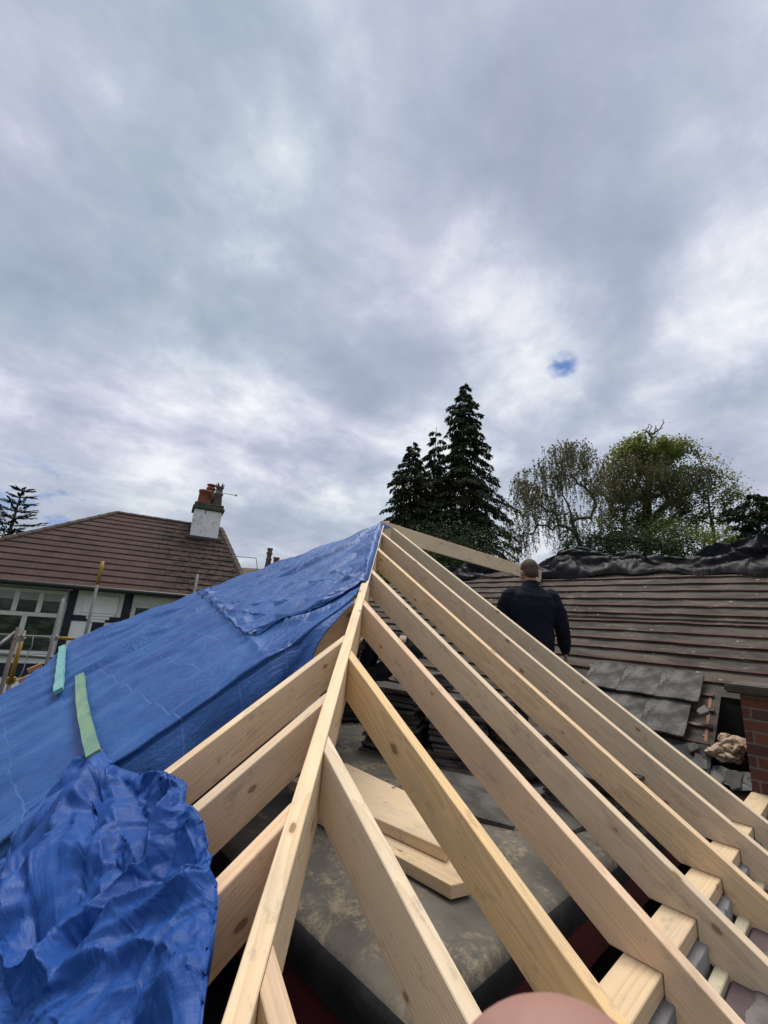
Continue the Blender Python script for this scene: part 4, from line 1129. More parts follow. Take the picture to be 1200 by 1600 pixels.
loft(bm, [((0,0,.76*h), .165,.12,None), ((0,0,.90*h), .165,.118,None), ((0,0,.96*h), .15,.108,None)])
for s_ in (-1, 1): limb(bm, [(s_*.085, 0, .80*h), (s_*.11, .02, .46*h), (s_*.12, -.02, .06*h)], [.100, .076, .066])
fuse('trousers', bm, .009, 4, CLOTH_GREY, mw, man, cloth_disp(7, .008))
for s_ in (-1, 1):
    bm = bmesh.new(); cap(bm, (s_*.12, -.06, .045), .042, (s_*.13, .13, .034), .036); cap(bm, (s_*.12, -.03, .05), .045, (s_*.12, -.03, .12), .05)
    fuse('boot', bm, .006, 3, BOOT, mw, man)
bm = bmesh.new()
ell(bm, hc + hr @ Vector((0, -.016, .038)), (.0795, .0985, .0925), hr, 4); 
ell(bm, hc + hr @ Vector((0, -.052, -.012)), (.066, .055, .058), hr, 4)
for v in list(bm.verts):
    q = hr.transposed() @ (v.co - hc)
    v.co += (v.co - hc).normalized() * .0012 * noise.noise(q * 90)
fuse('hair', bm, .004, 2, HAIR, mw, man)

# ---- man bending over the stacks
hip = at(640, 1010, 4.75); foot = Vector((hip.x, hip.y, FLAT))
right = M @ Vector((1, 0, 0))
mw = facing(foot, (-right.x + .15*VIEW.x, -right.y + .15*VIEW.y))
hz = hip.z - FLAT
man2 = empty('person', foot, 'man in dark clothes bending over the tile stacks, a strip of bare back showing', 'person', 'roofers at work')
H_ = Vector((0, -.05, hz)); C_ = Vector((0, .42, hz + .02)); NK = Vector((.0, .56, hz - .03)); HD = Vector((0, .66, hz - .09))
tr_ = (C_ - H_).normalized(); tx = Vector((1,0,0)); rot_t = Matrix((tx, tr_.cross(tx), tr_)).transposed()
bm = bmesh.new()
hr2 = RX(-80); head(bm, HD, hr2)
cap(bm, C_ + Vector((0,.05,0)), .065, HD - Vector((0,.03,-.02)), .058)
loft(bm, [(H_ - tr_*.05, .16,.11,rot_t), (H_ + tr_*.12, .150,.105,rot_t), (H_ + tr_*.30, .165,.11,rot_t), (H_ + tr_*.44, .17,.10,rot_t), (H_ + tr_*.53, .09,.07,rot_t)])
arms = []
for s_ in (-1, 1):
    sh, el, wr = C_ + Vector((s_*.19, -.02, -.02)), C_ + Vector((s_*.23, .06, -.30)), C_ + Vector((s_*.14, .18, -.50))
    arms.append((sh, el, wr)); limb(bm, [sh, el, wr], [.056, .043, .030]); hand(bm, wr, (0, .25, -.9), (-s_*.6, .3, 0), -s_, 1, .4)
    kn, an = Vector((s_*.15, .36, hz - .34)), Vector((s_*.14, .12, .08))
    limb(bm, [H_ + Vector((s_*.09, 0, -.03)), kn, an], [.085, .058, .042])
fuse('body', bm, .0075, 3, SKIN, mw, man2)
bm = bmesh.new()
loft(bm, [(H_ + tr_*.165, .178,.130,rot_t), (H_ + tr_*.28, .186,.132,rot_t), (H_ + tr_*.42, .20,.125,rot_t), (H_ + tr_*.50, .15,.10,rot_t), (H_ + tr_*.57, .078,.075,rot_t)])
for sh, el, wr in arms: limb(bm, [sh, sh.lerp(el, .75)], [.080, .066])
fuse('shirt', bm, .009, 4, CLOTH_NAVY, mw, man2, cloth_disp(5, .009))
bm = bmesh.new()
loft(bm, [(H_ - tr_*.10, .15,.10,rot_t), (H_ - tr_*.02, .18,.135,rot_t), (H_ + tr_*.085, .168,.122,rot_t)])
for s_ in (-1, 1): limb(bm, [H_ + Vector((s_*.09, 0, -.03)), Vector((s_*.15, .36, hz - .34)), Vector((s_*.14, .12, .06))], [.115, .090, .072])
fuse('trousers', bm, .009, 4, CLOTH_GREY, mw, man2, cloth_disp(9, .008))
for s_ in (-1, 1):
    bm = bmesh.new(); cap(bm, (s_*.14, .08, .045), .042, (s_*.15, .28, .034), .036); cap(bm, (s_*.14, .12, .05), .045, (s_*.14, .12, .12), .05)
    fuse('boot', bm, .007, 3, BOOT, mw, man2)
bm = bmesh.new(); ell(bm, HD + hr2 @ Vector((0, -.016, .038)), (.080, .099, .093), hr2, 4); ell(bm, HD + hr2 @ Vector((0, -.05, -.012)), (.066, .055, .058), hr2, 4)
fuse('hair', bm, .006, 2, HAIR, mw, man2)

# ---- thumb of the person holding the camera (camera axes: x right, y down, z forward)
cx_ = lambda x, y, z: M @ Vector((x, y, z))
bm = bmesh.new()
tip = ((866 - 600)/F*.070, (1576 + 150 - 800)/F*.070, .070)
t0 = Vector(tip); t1 = t0 + Vector((.004, .030, .004)); t2 = t1 + Vector((.008, .042, .000)); t3 = t2 + Vector((.018, .045, -.012))
ax = M @ Vector((1, 0, 0))
W = lambda v: M @ v
cap(bm, W(t0), .0125, W(t1), .0125, n=32, flat=1.46, flat_axis=ax); cap(bm, W(t1), .0120, W(t2), .0130, n=24, flat=1.12, flat_axis=ax); cap(bm, W(t2), .0145, W(t3), .020, n=24)
pc = t3 + Vector((.02, .03, -.012))
for k in range(4):
    b0 = pc + Vector((.012 + .002*k, -.018 + .006*k, .012 - .020*k)); b1 = pc + Vector((.055, .020 + .005*k, .010 - .020*k))
    cap(bm, W(pc + Vector((-.01, .03, -.01 - .012*k))), .017, W(b0), .014)
    p = b0; dd = Vector((-.35, -.75, .25 - .05*k)).normalized()
    for ln in ((.032, .024, .018) if k else (.030, .022, .016)):
        q = p + dd*ln*(1.05 if k in (1, 2) else .92); cap(bm, W(p), .0088, W(q), .0078, n=12); p = q; dd = (dd + Vector((-.55, .40, 0))).normalized()
cap(bm, W(pc + Vector((-.005, .03, -.03))), .026, W(pc + Vector((.05, .12, -.05))), .028); cap(bm, W(pc + Vector((.05, .12, -.05))), .028, W(pc + Vector((.14, .30, -.10))), .036)
ho = fuse('person', bm, .0018, 4, SKIN, None, None)
tag(ho, 'bare pink fingertip of the photographer, blurred at the bottom edge', 'person')

# ================================================================== NEIGHBOURING HOUSE
HU = Vector((0.9578, -0.2875, 0)).normalized(); HN = Vector((-HU.y, HU.x, 0))
D0 = 12.6
HMW = Matrix((HU, HN, Vector((0,0,1)))).transposed().to_4x4(); HMW.translation = HN * D0
HINV = HMW.inverted()
def hs(x, y, off=0.0): return HINV @ onP(x, y, HN * (D0 + off), HN)       # pixel on the facade -> (u, depth, z)
EAVE = hs(0, 905, -.45); E2 = hs(297, 932, -.45); RDG = HINV @ onP(183, 802, HN*(D0 + 3.3), HN)
ez = (EAVE.z + E2.z) / 2; rz = RDG.z
RS = (rz - ez) / (3.3 + .45); rn = Vector((0, -RS, 1)).normalized()
def roofp(x, y):
    n_w = HMW.to_3x3() @ rn; p0 = HMW @ Vector((0, -.45, ez)); return HINV @ onP(x, y, p0, n_w)
nb = empty('neighbour_house', HMW @ Vector((1.5, 3, 0)) , 'white and black timbered bungalow with brown tiled roof, left of the blue sheet', 'house')
nb.location.z = GROUND
def hpart(mb, name, mat, parent=None, bevel=0, smooth=False):
    return mb.build(name, mat, parent or nb, smooth, bevel, HMW)
uL = roofp(0, 845); uA = roofp(183, 802); uB = roofp(345, 832); uC = roofp(369, 887)
slL = (uA.x - uL.x) / max(.01, (uA.y - uL.y)); slR = (uC.x - uB.x) / max(.01, uB.y - uC.y)
ridge_l, ridge_r = uA.x, uB.x
def left_u(v): return ridge_l - slL * (3.3 - v)
def right_u(v): return ridge_r + slR * (3.3 - v)
# stepped courses
NCR = 15; vs = []; fs = []; uvs = []; moss = []
cu = roofp(322, 850).x
for r_ in range(NCR):
    v0 = -.50 + (3.3 + .50) * r_ / NCR; v1 = -.50 + (3.3 + .50) * (r_ + 1) / NCR + .04
    zz = lambda v: ez + RS * (v + .45)
    a, b = left_u(v0) , right_u(v0); n = 60
    k0 = len(vs)
    for i in range(n + 1):
        f = i / n
        u0 = a + (b - a)*f; u1 = left_u(v1) + (right_u(v1) - left_u(v1))*f
        j = .006*noise.noise(Vector((u0*3, r_*2.1, 0)))
        for (u, v, z, vv) in ((u0, v0, zz(v0) - .012, r_), (u0, v0 - .006, zz(v0) + .040 + j, r_ + .02), (u1, v1, zz(v1) + .006, r_ + .98)):
            vs.append((u, v, z)); uvs.append((u, vv)); 
            m_ = max(0, 1 - abs(u - cu - .2*(3 - v)*0) / 1.7) * min(1, .35 + .3*(v + .5)); moss.append(min(1, m_*1.5))
    for i in range(n):
        q = k0 + i*3
        fs.append((q, q+3, q+4, q+1)); fs.append((q+1, q+4, q+5, q+2))
me = mesh('roof', vs, fs); l = me.uv_layers.new(name='UVMap')
for lp in me.loops: l.data[lp.index].uv = uvs[lp.vertex_index]
at_ = me.attributes.new('moss', 'FLOAT', 'POINT'); at_.data.foreach_set('value', moss)
roof = link('roof', me, ROOFTILE, nb, False, HMW)
# hips, back slope, ridge tiles
zz = lambda v: ez + RS * (v + .45)
mb = MB(); zb0 = zz(-.5) - .03
A_, B_ = Vector((ridge_l, 3.3, zz(3.3))), Vector((ridge_r, 3.3, zz(3.3)))
c00, c10 = Vector((left_u(-.5), -.5, zb0)), Vector((right_u(-.5), -.5, zb0)); c01, c11 = Vector((left_u(-.5), 7.1, zb0)), Vector((right_u(-.5), 7.1, zb0))
mb.add([c00, A_, c01, c10, B_, c11], [(0, 1, 2), (3, 5, 4), (1, 4, 5, 2)]); hpart(mb, 'rear_roof', RIDGETILE)
def ridge_run(p, q, name='ridge_tiles'):
    mb = MB(); n = int((q - p).length / .33); d_ = (q - p) / n
    for i in range(n):
        s0 = p + d_*i; mb.tube(s0 + Vector((0,0,-.03)), s0 + d_*1.02 + Vector((0,0,-.03)), .115, .105, 10)
    return hpart(mb, name, RIDGETILE, None)
ridge_run(c00 + Vector((0,0,.04)), A_); ridge_run(A_, B_); ridge_run(c10 + Vector((0,0,.04)), B_)
# walls
mb = MB(); wl, wr = left_u(-.5) + .5, right_u(-.5) - .45
mb.box((wl, 0, GROUND), (wr, 6.6, ez - .02)); hpart(mb, 'wall', RENDER_W)
mb = MB(); mb.box((wl - .45, -.46, ez - .075), (wr + .45, .05, ez - .045)); hpart(mb, 'soffit', NAVY)
mb = MB(); mb.tube((wl - .5, -.53, ez - .02), (wr + .45, -.53, ez - .02), .055, None, 12); hpart(mb, 'gutter', BLACKPL)
def tb(x0, y0, x1, y1, name, mat, d0=-.03, d1=.02, parent=None, bevel=.004):
    a, b = hs(x0, y0), hs(x1, y1); mb = MB()
    mb.box((min(a.x, b.x), d0, min(a.z, b.z)), (max(a.x, b.x), d1, max(a.z, b.z))); return hpart(mb, name, mat, parent, bevel)
def zpix(x, y): return hs(x, y).z
def upix(x, y): return hs(x, y).x
ztop = ez - .08
# timber frame: posts and rails (coordinates read off the facade)
u_p1a, u_p1b = upix(96, 980), upix(109, 980)
u_p2a, u_p2b = upix(190, 955), upix(204, 955)
z_r0, z_r1 = zpix(140, 971), zpix(140, 962)
def bx(u0, u1, z0, z1, name, mat, d0=-.03, d1=.02, parent=None, bevel=.004):
    mb = MB(); mb.box((u0, d0, z0), (u1, d1, z1)); return hpart(mb, name, mat, parent, bevel)
for a, b in ((u_p1a, u_p1b), (u_p2a, u_p2b), (u_p1a - 4.6, u_p1a - 4.33), (u_p2b + 2.2, u_p2b + 2.45)): bx(a, b, -2.05, ztop, 'timber_post', NAVY)
bx(u_p1b + .004, u_p2a - .004, z_r0, z_r1, 'timber_rail', NAVY, -.028)
um = (upix(145, 985) + upix(157, 985)) / 2
bx(um - .12, um + .12, -2.05, z_r0 - .004, 'timber_post', NAVY, -.029)
z_s = zpix(50, 1027)
bx(wl, wr, z_s - .42, z_s - .13, 'timber_rail', NAVY, -.034)
# frieze above the windows and little white eaves lights
bx(u_p1a - 4.32, u_p1a - .006, ztop - .30, ztop - .02, 'frieze', mat_mottled('grey_render_band', (.30,.30,.29), (.36,.36,.35), 3, .9, .003), -.02)
bx(u_p2b + .006, u_p2b + 2.19, ztop - .30, ztop - .02, 'frieze', RENDER_W, -.02)
for x, y in ((-12, 905),(23, 910), (53, 914), (83, 917), (112, 920), (139, 924), (165, 926), (190, 928), (214, 931), (238, 934)):
    p = hs(x, y, -.20); mb = MB(); mb.lathe((p.x, -.22, ez - .10), [(.012, 0), (.042, .004), (.045, .02), (.03, .03)], 12); hpart(mb, 'rafter_foot', FRAMEW)
# stepped plaster corbel on the panel
mb = MB(); uc = upix(157, 950); zc0 = zpix(157, 932)
for k, (w_, z0, z1, dp) in enumerate(((.36, .02, .44, .06), (.33, -.05, .015, .085), (.24, -.12, -.055, .07), (.16, -.19, -.125, .055))):
    mb.box((uc - w_, -dp, zc0 - .42 + z0), (uc + w_, -.001, zc0 - .42 + z1))
hpart(mb, 'plaster_corbel', RENDER_W, None, .012)
# windows
def window(u0, u1, z0, z1, cols, transom, name='window'):
    w0 = MB(); fw = .075
    for a, b, c, d_ in ((u0, u1, z1 - fw, z1), (u0, u1, z0, z0 + fw*.9), (u0, u0 + fw, z0 + fw*.9 + .002, z1 - fw - .002), (u1 - fw, u1, z0 + fw*.9 + .002, z1 - fw - .002)):
        w0.box((a, -.045, c), (b, .03, d_))
    w = hpart(w0, name, FRAMEW, None, .006)
    bar = MB(); bar.box((u0 + fw + .002, -.042, transom - .045), (u1 - fw - .002, .03, transom + .045))
    ups, dns = cols
    edges_t = [u0 + fw] + [u0 + (u1 - u0)*f for f in ups] + [u1 - fw]
    edges_b = [u0 + fw] + [u0 + (u1 - u0)*f for f in dns] + [u1 - fw]
    for f in edges_t[1:-1]: bar.box((f - .05, -.040, transom + .047), (f + .05, .03, z1 - fw - .002))
    for f in edges_b[1:-1]: bar.box((f - .05, -.040, z0 + fw*.9 + .002), (f + .05, .03, transom - .047))
    hpart(bar, 'glazing_bars', FRAMEW, w, .005)
    for ed, za, zb_ in ((edges_t, transom + .05, z1 - fw - .004), (edges_b, z0 + fw, transom - .05)):
        for a, b in zip(ed, ed[1:]):
            g = MB(); g.box((a + .004, -.012, za), (b - .004, -.006, zb_)); hpart(g, 'pane', GLASS, w)
            if zb_ - za < .7:      # pale scalloped lace behind the small top lights
                c = MB(); n = 7
                for q in range(n):
                    cu_ = a + (b - a)*(q + .5)/n; c.lathe((cu_, -.0145, zb_ - .05), [((b-a)/n*.5, 0), ((b-a)/n*.5, .0012)], 12, (0, -1, 0))
                hpart(c, 'lace_trim', mat_lace, w)
    s = MB(); s.box((u0 - .06, -.12, z0 - .055), (u1 + .06, .02, z0 - .004)); hpart(s, 'sill', FRAMEW, w, .008)
    return w
mat_lace = mat_mottled('grey_lace', (.10, .105, .10), (.07, .075, .07), 20, .9, 0)
zt1, zb1, ztr = zpix(60, 921), zpix(50, 1022), zpix(55, 960)
uW1 = u_p1a - .03; uW0 = uW1 - 3.9
ww = uW1 - uW0
fr_ = lambda px, py: (upix(px, py) - uW0) / ww
window(uW0, uW1, zb1, zt1, ([.14, fr_(-24, 935), fr_(24.5, 942), fr_(62, 946)], [.2, fr_(36, 975)]), ztr)
zt2 = zpix(230, 944)
window(u_p2b + .03, u_p2b + 2.12, zb1, zt2, ([fr_(0,0)*0 + .26, .5, .75], [.5]), zpix(230, 975))
bx(wl, wr, GROUND, -2.06, 'plinth', RENDER_W, -.06, 0)
# chimney
cb = roofp(318, 841); cv = min(cb.y, 3.0)
cl, cr_ = upix(303, 800), 0
dd = (HMW @ Vector((cb.x, cv, cb.z))).length
kx = .35 * dd / 12.5
czb, czt = cb.z - .35, (HINV @ onP(322, 797, HN*(D0 + cv), HN)).z
mb = MB(); mb.box((cb.x - kx, cv - .02, czb), (cb.x + kx, cv + .80, czt)); chn = hpart(mb, 'chimney', BRICK_W, roof, .015)
mb = MB(); mb.box((cb.x - kx - .07, cv - .09, czt + .002), (cb.x + kx + .07, cv + .87, czt + .12)); mb.box((cb.x - kx - .03, cv - .05, czt + .122), (cb.x + kx + .03, cv + .83, czt + .24)); hpart(mb, 'corbel_course', SOOT, chn, .02)
mb = MB(); mb.box((cb.x - kx - .12, cv - .16, cb.z - .06), (cb.x + kx + .12, cv - .022, cb.z + .03)); hpart(mb, 'flashing', LEAD, chn, .01)
zc = czt + .24
def pot(u, v, prof, mat, n=18):
    mb = MB(); mb.lathe((u, v, zc), prof, n); return hpart(mb, 'chimney_pot', mat, chn, 0, True)
pot(cb.x - .20, cv + .22, [(.20, 0), (.19, .05), (.175, .38), (.20, .40), (.20, .47), (.15, .48)], TERRA)
pot(cb.x - .02, cv + .52, [(.17, 0), (.155, .45), (.12, .50), (.12, .60), (.155, .62), (.155, .68), (.10, .69), (.10, .74), (.15, .76), (.15, .80), (.05, .83)], TERRA)
pot(cb.x + .24, cv + .25, [(.16, 0), (.15, .10), (.12, .38), (.15, .42), (.15, .46), (.115, .48), (.11, .64), (.14, .67), (.14, .70)], DARKPOT)
mb = MB()
for k in range(6):
    t = 2*math.pi*k/6; a, b = t - .36, t + .36
    p0 = [Vector((cb.x + .24 + math.cos(q)*r_, cv + .25 + math.sin(q)*r_, zc + .70)) for q, r_ in ((a, .14), (b, .14), (b, .10), (a, .10))]
    p1 = [Vector((cb.x + .24 + math.cos(t)*.145, cv + .25 + math.sin(t)*.145, zc + .86)) for _ in range(4)]
    p1 = [p0[i].lerp(p1[i], .92) + Vector((0,0,.0)) for i in range(4)]; mb.prism(p0, p1)
hpart(mb, 'pot_crown', DARKPOT, chn)
# aerial on the stack
pa = HINV @ onP(322, 798, HN*(D0 + cv - .04), HN); pb = HINV @ onP(334, 769, HN*(D0 + cv - .04), HN); pc = HINV @ onP(369, 774, HN*(D0 + cv - .3), HN)
mb = MB(); mb.path([pa - Vector((0,0,.1)), pa, pb - Vector((0,0,.05)), pb], [.014]*4, 6); mb.tube(pb - Vector((.35,0,-.02)), pc, .011, .011, 6)
mb.tube(pc - Vector((0,.05,0)), pc + Vector((0,.05,0)), .028, None, 8)
hpart(mb, 'aerial', GALV, chn)

# ------------------------------------------------------------------ farther house beyond: roof slope, two pots, an aerial
fd = 36.0
q = at(420, 895, fd)
fh = empty('far_house', (q.x, q.y, GROUND), 'farther brown roof with two tall pots and an aerial, just over the blue sheet', 'house')
def fpt(x, y, d_=fd): return at(x, y, d_)
ra, rb_ = fpt(352, 894), fpt(470, 884); nrm = Vector((-VIEW.x, -VIEW.y, 0)).normalized(); sdv = Vector((-nrm.y, nrm.x, 0))
zf = (ra.z + rb_.z)/2; ra.z = rb_.z = zf
mb = MB(); e_ = nrm*3.6 - Vector((0,0,2.6)); mb.prism([ra, ra + e_, ra - nrm*3.6 - Vector((0,0,2.6))], [rb_, rb_ + e_, rb_ - nrm*3.6 - Vector((0,0,2.6))])
mb.build('roof', mat_mottled('far_brown_tiles', (.13,.10,.075), (.10,.075,.06), .8, .9, .02, (.16,.13,.10), 6, space='geo'), fh)
mb = MB(); c = (ra + rb_)/2; mb.prism([ra + e_*.9 + Vector((0,0,-.1)), rb_ + e_*.9 + Vector((0,0,-.1)), rb_ - nrm*3.2 - Vector((0,0,2.7)), ra - nrm*3.2 - Vector((0,0,2.7))],
        [Vector((p.x, p.y, GROUND)) for p in (ra + e_*.9, rb_ + e_*.9, rb_ - nrm*3.2, ra - nrm*3.2)])
mb.build('wall', BRICK, fh)
c = fpt(424, 886); c.z = zf; fst = MB(); fst.box((-.75, -.3, -1.0), (.75, .3, -.02), Matrix.Translation(c) @ Matrix((sdv, nrm, Vector((0,0,1)))).transposed().to_4x4())
fst = fst.build('chimney', BRICK, fh, bevel=.02)
for px, ht, prof in ((419, 0, [(.30,0),(.27,.1),(.20,.75),(.25,.8),(.25,.9),(.19,.93),(.19,1.25),(.26,1.3),(.26,1.42),(.19,1.45),(.19,1.6),(.24,1.66),(.24,1.80),(.15,1.8)]),
                     (431, 0, [(.24,0),(.22,.9),(.28,.95),(.28,1.05),(.18,1.05)])):
    p = fpt(px, 880); p.z = zf - .02; mb = MB(); mb.lathe(p, prof, 14); mb.build('chimney_pot', DARKPOT if px < 425 else TERRA, fst, True)
mb = MB(); a = fpt(402, 884); b = fpt(400, 872); mb.path([a - Vector((0,0,.4)), a, b], [.03]*3, 6); mb.tube(fpt(365, 869), b, .03, .03, 6); mb.build('aerial', GALV, fh)

# ------------------------------------------------------------------ scaffold by the far corner
def pole(a, b, d0, d1, mat, label, bands=(), r=.0242):
    p, q = at(*a, d0), at(*b, d1); mb = MB(); mb.tube(p, q, r, r, 16)
    o = mb.build('scaffold_tube', mat, None, True)
    for f0, f1 in bands:
        m2 = MB(); m2.tube(p.lerp(q, f0), p.lerp(q, f1), r + .0008, None, 16); m2.build('painted_band', YELLOW, o, True)
    return tag(o, label, 'scaffold tube', 'scaffold tubes at the far corner')
def vert(x, y0, y1, d, mat, label, bands=(), drop=0, r=.0242):
    t = at(x, y0, d); lo = at(x, y1, d).z - drop; mb = MB(); b = Vector((t.x, t.y, lo)); mb.tube(t, b, r, r, 16)
    o = mb.build('scaffold_tube', mat, None, True)
    for f0, f1 in bands:
        m2 = MB(); m2.tube(t.lerp(b, f0), t.lerp(b, f1), r + .0008, None, 16); m2.build('painted_band', YELLOW, o, True)
    return tag(o, label, 'scaffold tube', 'scaffold tubes at the far corner')
vert(161, 877, 1100, 6.9, GALV, 'upright scaffold tube with a yellow top, in front of the white panel', [(0, .085)], 2.2)
vert(99, 935, 1100, 6.6, GALV, 'upright grey scaffold tube beside the large window', [], 2.2)
vert(29, 980, 1150, 5.4, RUSTY, 'brown upright scaffold tube at the left edge, left of the yellow one', [], 2.0)
vert(38, 985, 1150, 5.6, GALV, 'upright scaffold tube with yellow paint, at the left edge', [(.03, .20), (.40, .46)], 2.0)
vert(309, 897, 960, 7.6, GALV, 'short grey scaffold tube poking over the blue sheet, in front of the roof', [], 2.5)
pole((-40, 990), (150, 1000), 6.4, 6.8, GALV, 'upper horizontal scaffold rail across the window', [(.62, .88)])
pole((-40, 1019), (110, 1030), 6.3, 6.7, GALV, 'lower horizontal scaffold rail below the window sill')
pole((-30, 1030), (24, 988), 5.0, 5.4, GALV, 'short diagonal tube end meeting the brown upright')
for x, y, d_, lab in ((31, 997, 5.4, 'coupler clamped on the brown upright at the left edge'), (84, 997, 6.6, 'coupler joining the upper rail and the grey upright'), (131, 999, 6.8, 'coupler joining the upper rail and the yellow topped upright'), (17, 1063, 5.6, 'yellow stained coupler low on the leftmost tubes')):
    p = at(x, y, d_); mb = MB(); mb.box((-.045, -.04, -.04), (.045, .04, .04), Matrix.Translation(p)); mb.tube(p + Vector((-.06, -.03, 0)), p + Vector((.06, -.03, 0)), .012, None, 8)
    mb.tube(p + Vector((0, -.05, -.06)), p + Vector((0, -.05, .06)), .010, None, 8)
    tag(mb.build('scaffold_coupler', YELLOW if x == 17 else STEELC, None, False, .008), lab, 'scaffold coupler', 'scaffold couplers')
# orange tie strap / hanging cord
mb = MB(); mb.path([at(52, 994, 6.5), at(50, 1010, 6.5), at(43, 1022, 6.5), at(37, 1045, 6.4), at(30, 1060, 6.3)], [.006]*5, 6)
tag(mb.build('cord', mat_mottled('pale_cord', (.35,.36,.36), (.28,.28,.28), 9, .8, 0), None, True), 'thin pale cord hanging from the upper scaffold rail', 'cord')
# raw ends of old rafters sticking out past the sheet
for i, (x, y) in enumerate(((48, 1046), (34, 1062), (22, 1078))):
    p = at(x, y, 4.75 - .12*i); mb = MB()
    mb.box((-.03, -.018, -.03), (.10, .018, .02), Matrix.Translation(p) @ Matrix.Rotation(R(-30), 4, 'Y'))
    mw = Matrix.Translation(p); inv = mw.inverted(); mb.v = [inv @ v for v in mb.v]
    o = mb.build('old_rafter', WOOD, None, bevel=.004, mw=mw); o.color = (.50, .33, .25, 1)
    tag(o, ('orange brown rafter end past the sheet, topmost of three by the scaffold', 'orange brown rafter end past the sheet, middle of three by the scaffold', 'orange brown rafter end past the sheet, lowest of three by the scaffold')[i], 'rafter', 'old rafter ends')

# ================================================================== TREES
def leaf_mesh_add(vs, fs, p, d, w, up):
    """a narrow pointed leaf spray"""
    s = d.cross(up)
    if s.length < 1e-4: s = d.orthogonal()
    s = s.normalized() * w; k = len(vs)
    vs += [p, p + d*.45 + s, p + d, p + d*.45 - s]; fs.append((k, k+1, k+2, k+3))
def conifer(name, label, px, top_y, d, rad, seed, base_y=None, mat=NEEDLE, droop=.55, n_br=230, spr=80, bare=0.0, lean=0.0, profile=None, leaf=.30, group=None, taper=1.0):
    rg = random.Random(seed); t = at(px, top_y, d); top = t; base = Vector((t.x + lean, t.y, GROUND)); H = top.z - GROUND
    root = empty(name, base, label, 'tree', group)
    mb = MB(); axis = lambda f: base.lerp(top, f) + Vector((.10*math.sin(f*9 + seed), .10*math.cos(f*7), 0)) * (1 - f)
    mb.path([axis(i/14) for i in range(15)], [max(.015, .26*(1 - i/14)**1.1*H/18 + .012) for i in range(15)], 8)
    vs = []; fs = []
    prof = profile or (lambda f: (1 - f)**.85)
    for b in range(n_br):
        f = 1 - ((b + rg.random()) / n_br) ** 0.72 * .86
        if rg.random() < bare: continue
        ln = rad * prof(f) * rg.choice((rg.uniform(.4, .8), rg.uniform(.75, 1.25))) + .15
        az = b * 2.399 + rg.uniform(-.5, .5); o = axis(f)
        hd = Vector((math.cos(az), math.sin(az), 0)); pts = []
        lift = rg.uniform(.05, .35)
        for k in range(6):
            q = k/5; pts.append(o + hd*ln*q + Vector((0, 0, ln*(lift*q - droop*q*q) + (.10*ln*max(0, q-.8)*2))))
        mb.path(pts, [max(.006, .035*(1-k/5.5)*ln/3) for k in range(6)], 4)
        n = int(spr * (.35 + ln/rad))
        for s in range(n):
            q = .12 + .88*rg.random()**.75; k = min(4, int(q*5)); p = pts[k].lerp(pts[k+1], q*5 - k)
            side = Vector((-hd.y, hd.x, 0)) * rg.uniform(-1, 1) * ln*.22*(1.1 - .5*q)
            p = p + side + Vector((0,0,rg.uniform(-.10,.06) - abs(side.length)*.35))
            dr = (hd*rg.uniform(.1,.8) + side.normalized()*.35 + Vector((rg.uniform(-.3,.3), rg.uniform(-.3,.3), -rg.uniform(.25, 1.0)))).normalized()
            lf = leaf*rg.uniform(.6, 1.4)
            leaf_mesh_add(vs, fs, p, dr*lf, lf*rg.uniform(.12,.22), Vector((rg.uniform(-1,1), rg.uniform(-1,1), rg.uniform(-1,1))))
    mb.build('trunk', BARK, root); link('crown', mesh('crown', vs, fs), mat, root)
    return root
GC = 'tall conifers behind the ridge board'
conifer('conifer_tree', 'tallest dark conifer with a pointed top, behind the ridge board', 727, 598, 27, 4.3, 3, n_br=380, spr=270, group=GC, profile=lambda f: (1-f)**.78 * (1.05 + .13*math.sin(f*23)), leaf=.20)
conifer('conifer_tree', 'shorter dark conifer with drooping tip, left of the tallest', 646, 690, 26, 4.2, 8, n_br=310, spr=240, group=GC, profile=lambda f: (1-f)**.80 * 1.1, leaf=.20)
conifer('conifer_tree', 'thin sparse conifer with a bare tip, between two thicker ones', 682, 668, 28, 3.4, 15, n_br=240, spr=130, bare=.12, group=GC, profile=lambda f: (1-f)**1.15 * 1.1 + .08, leaf=.24)

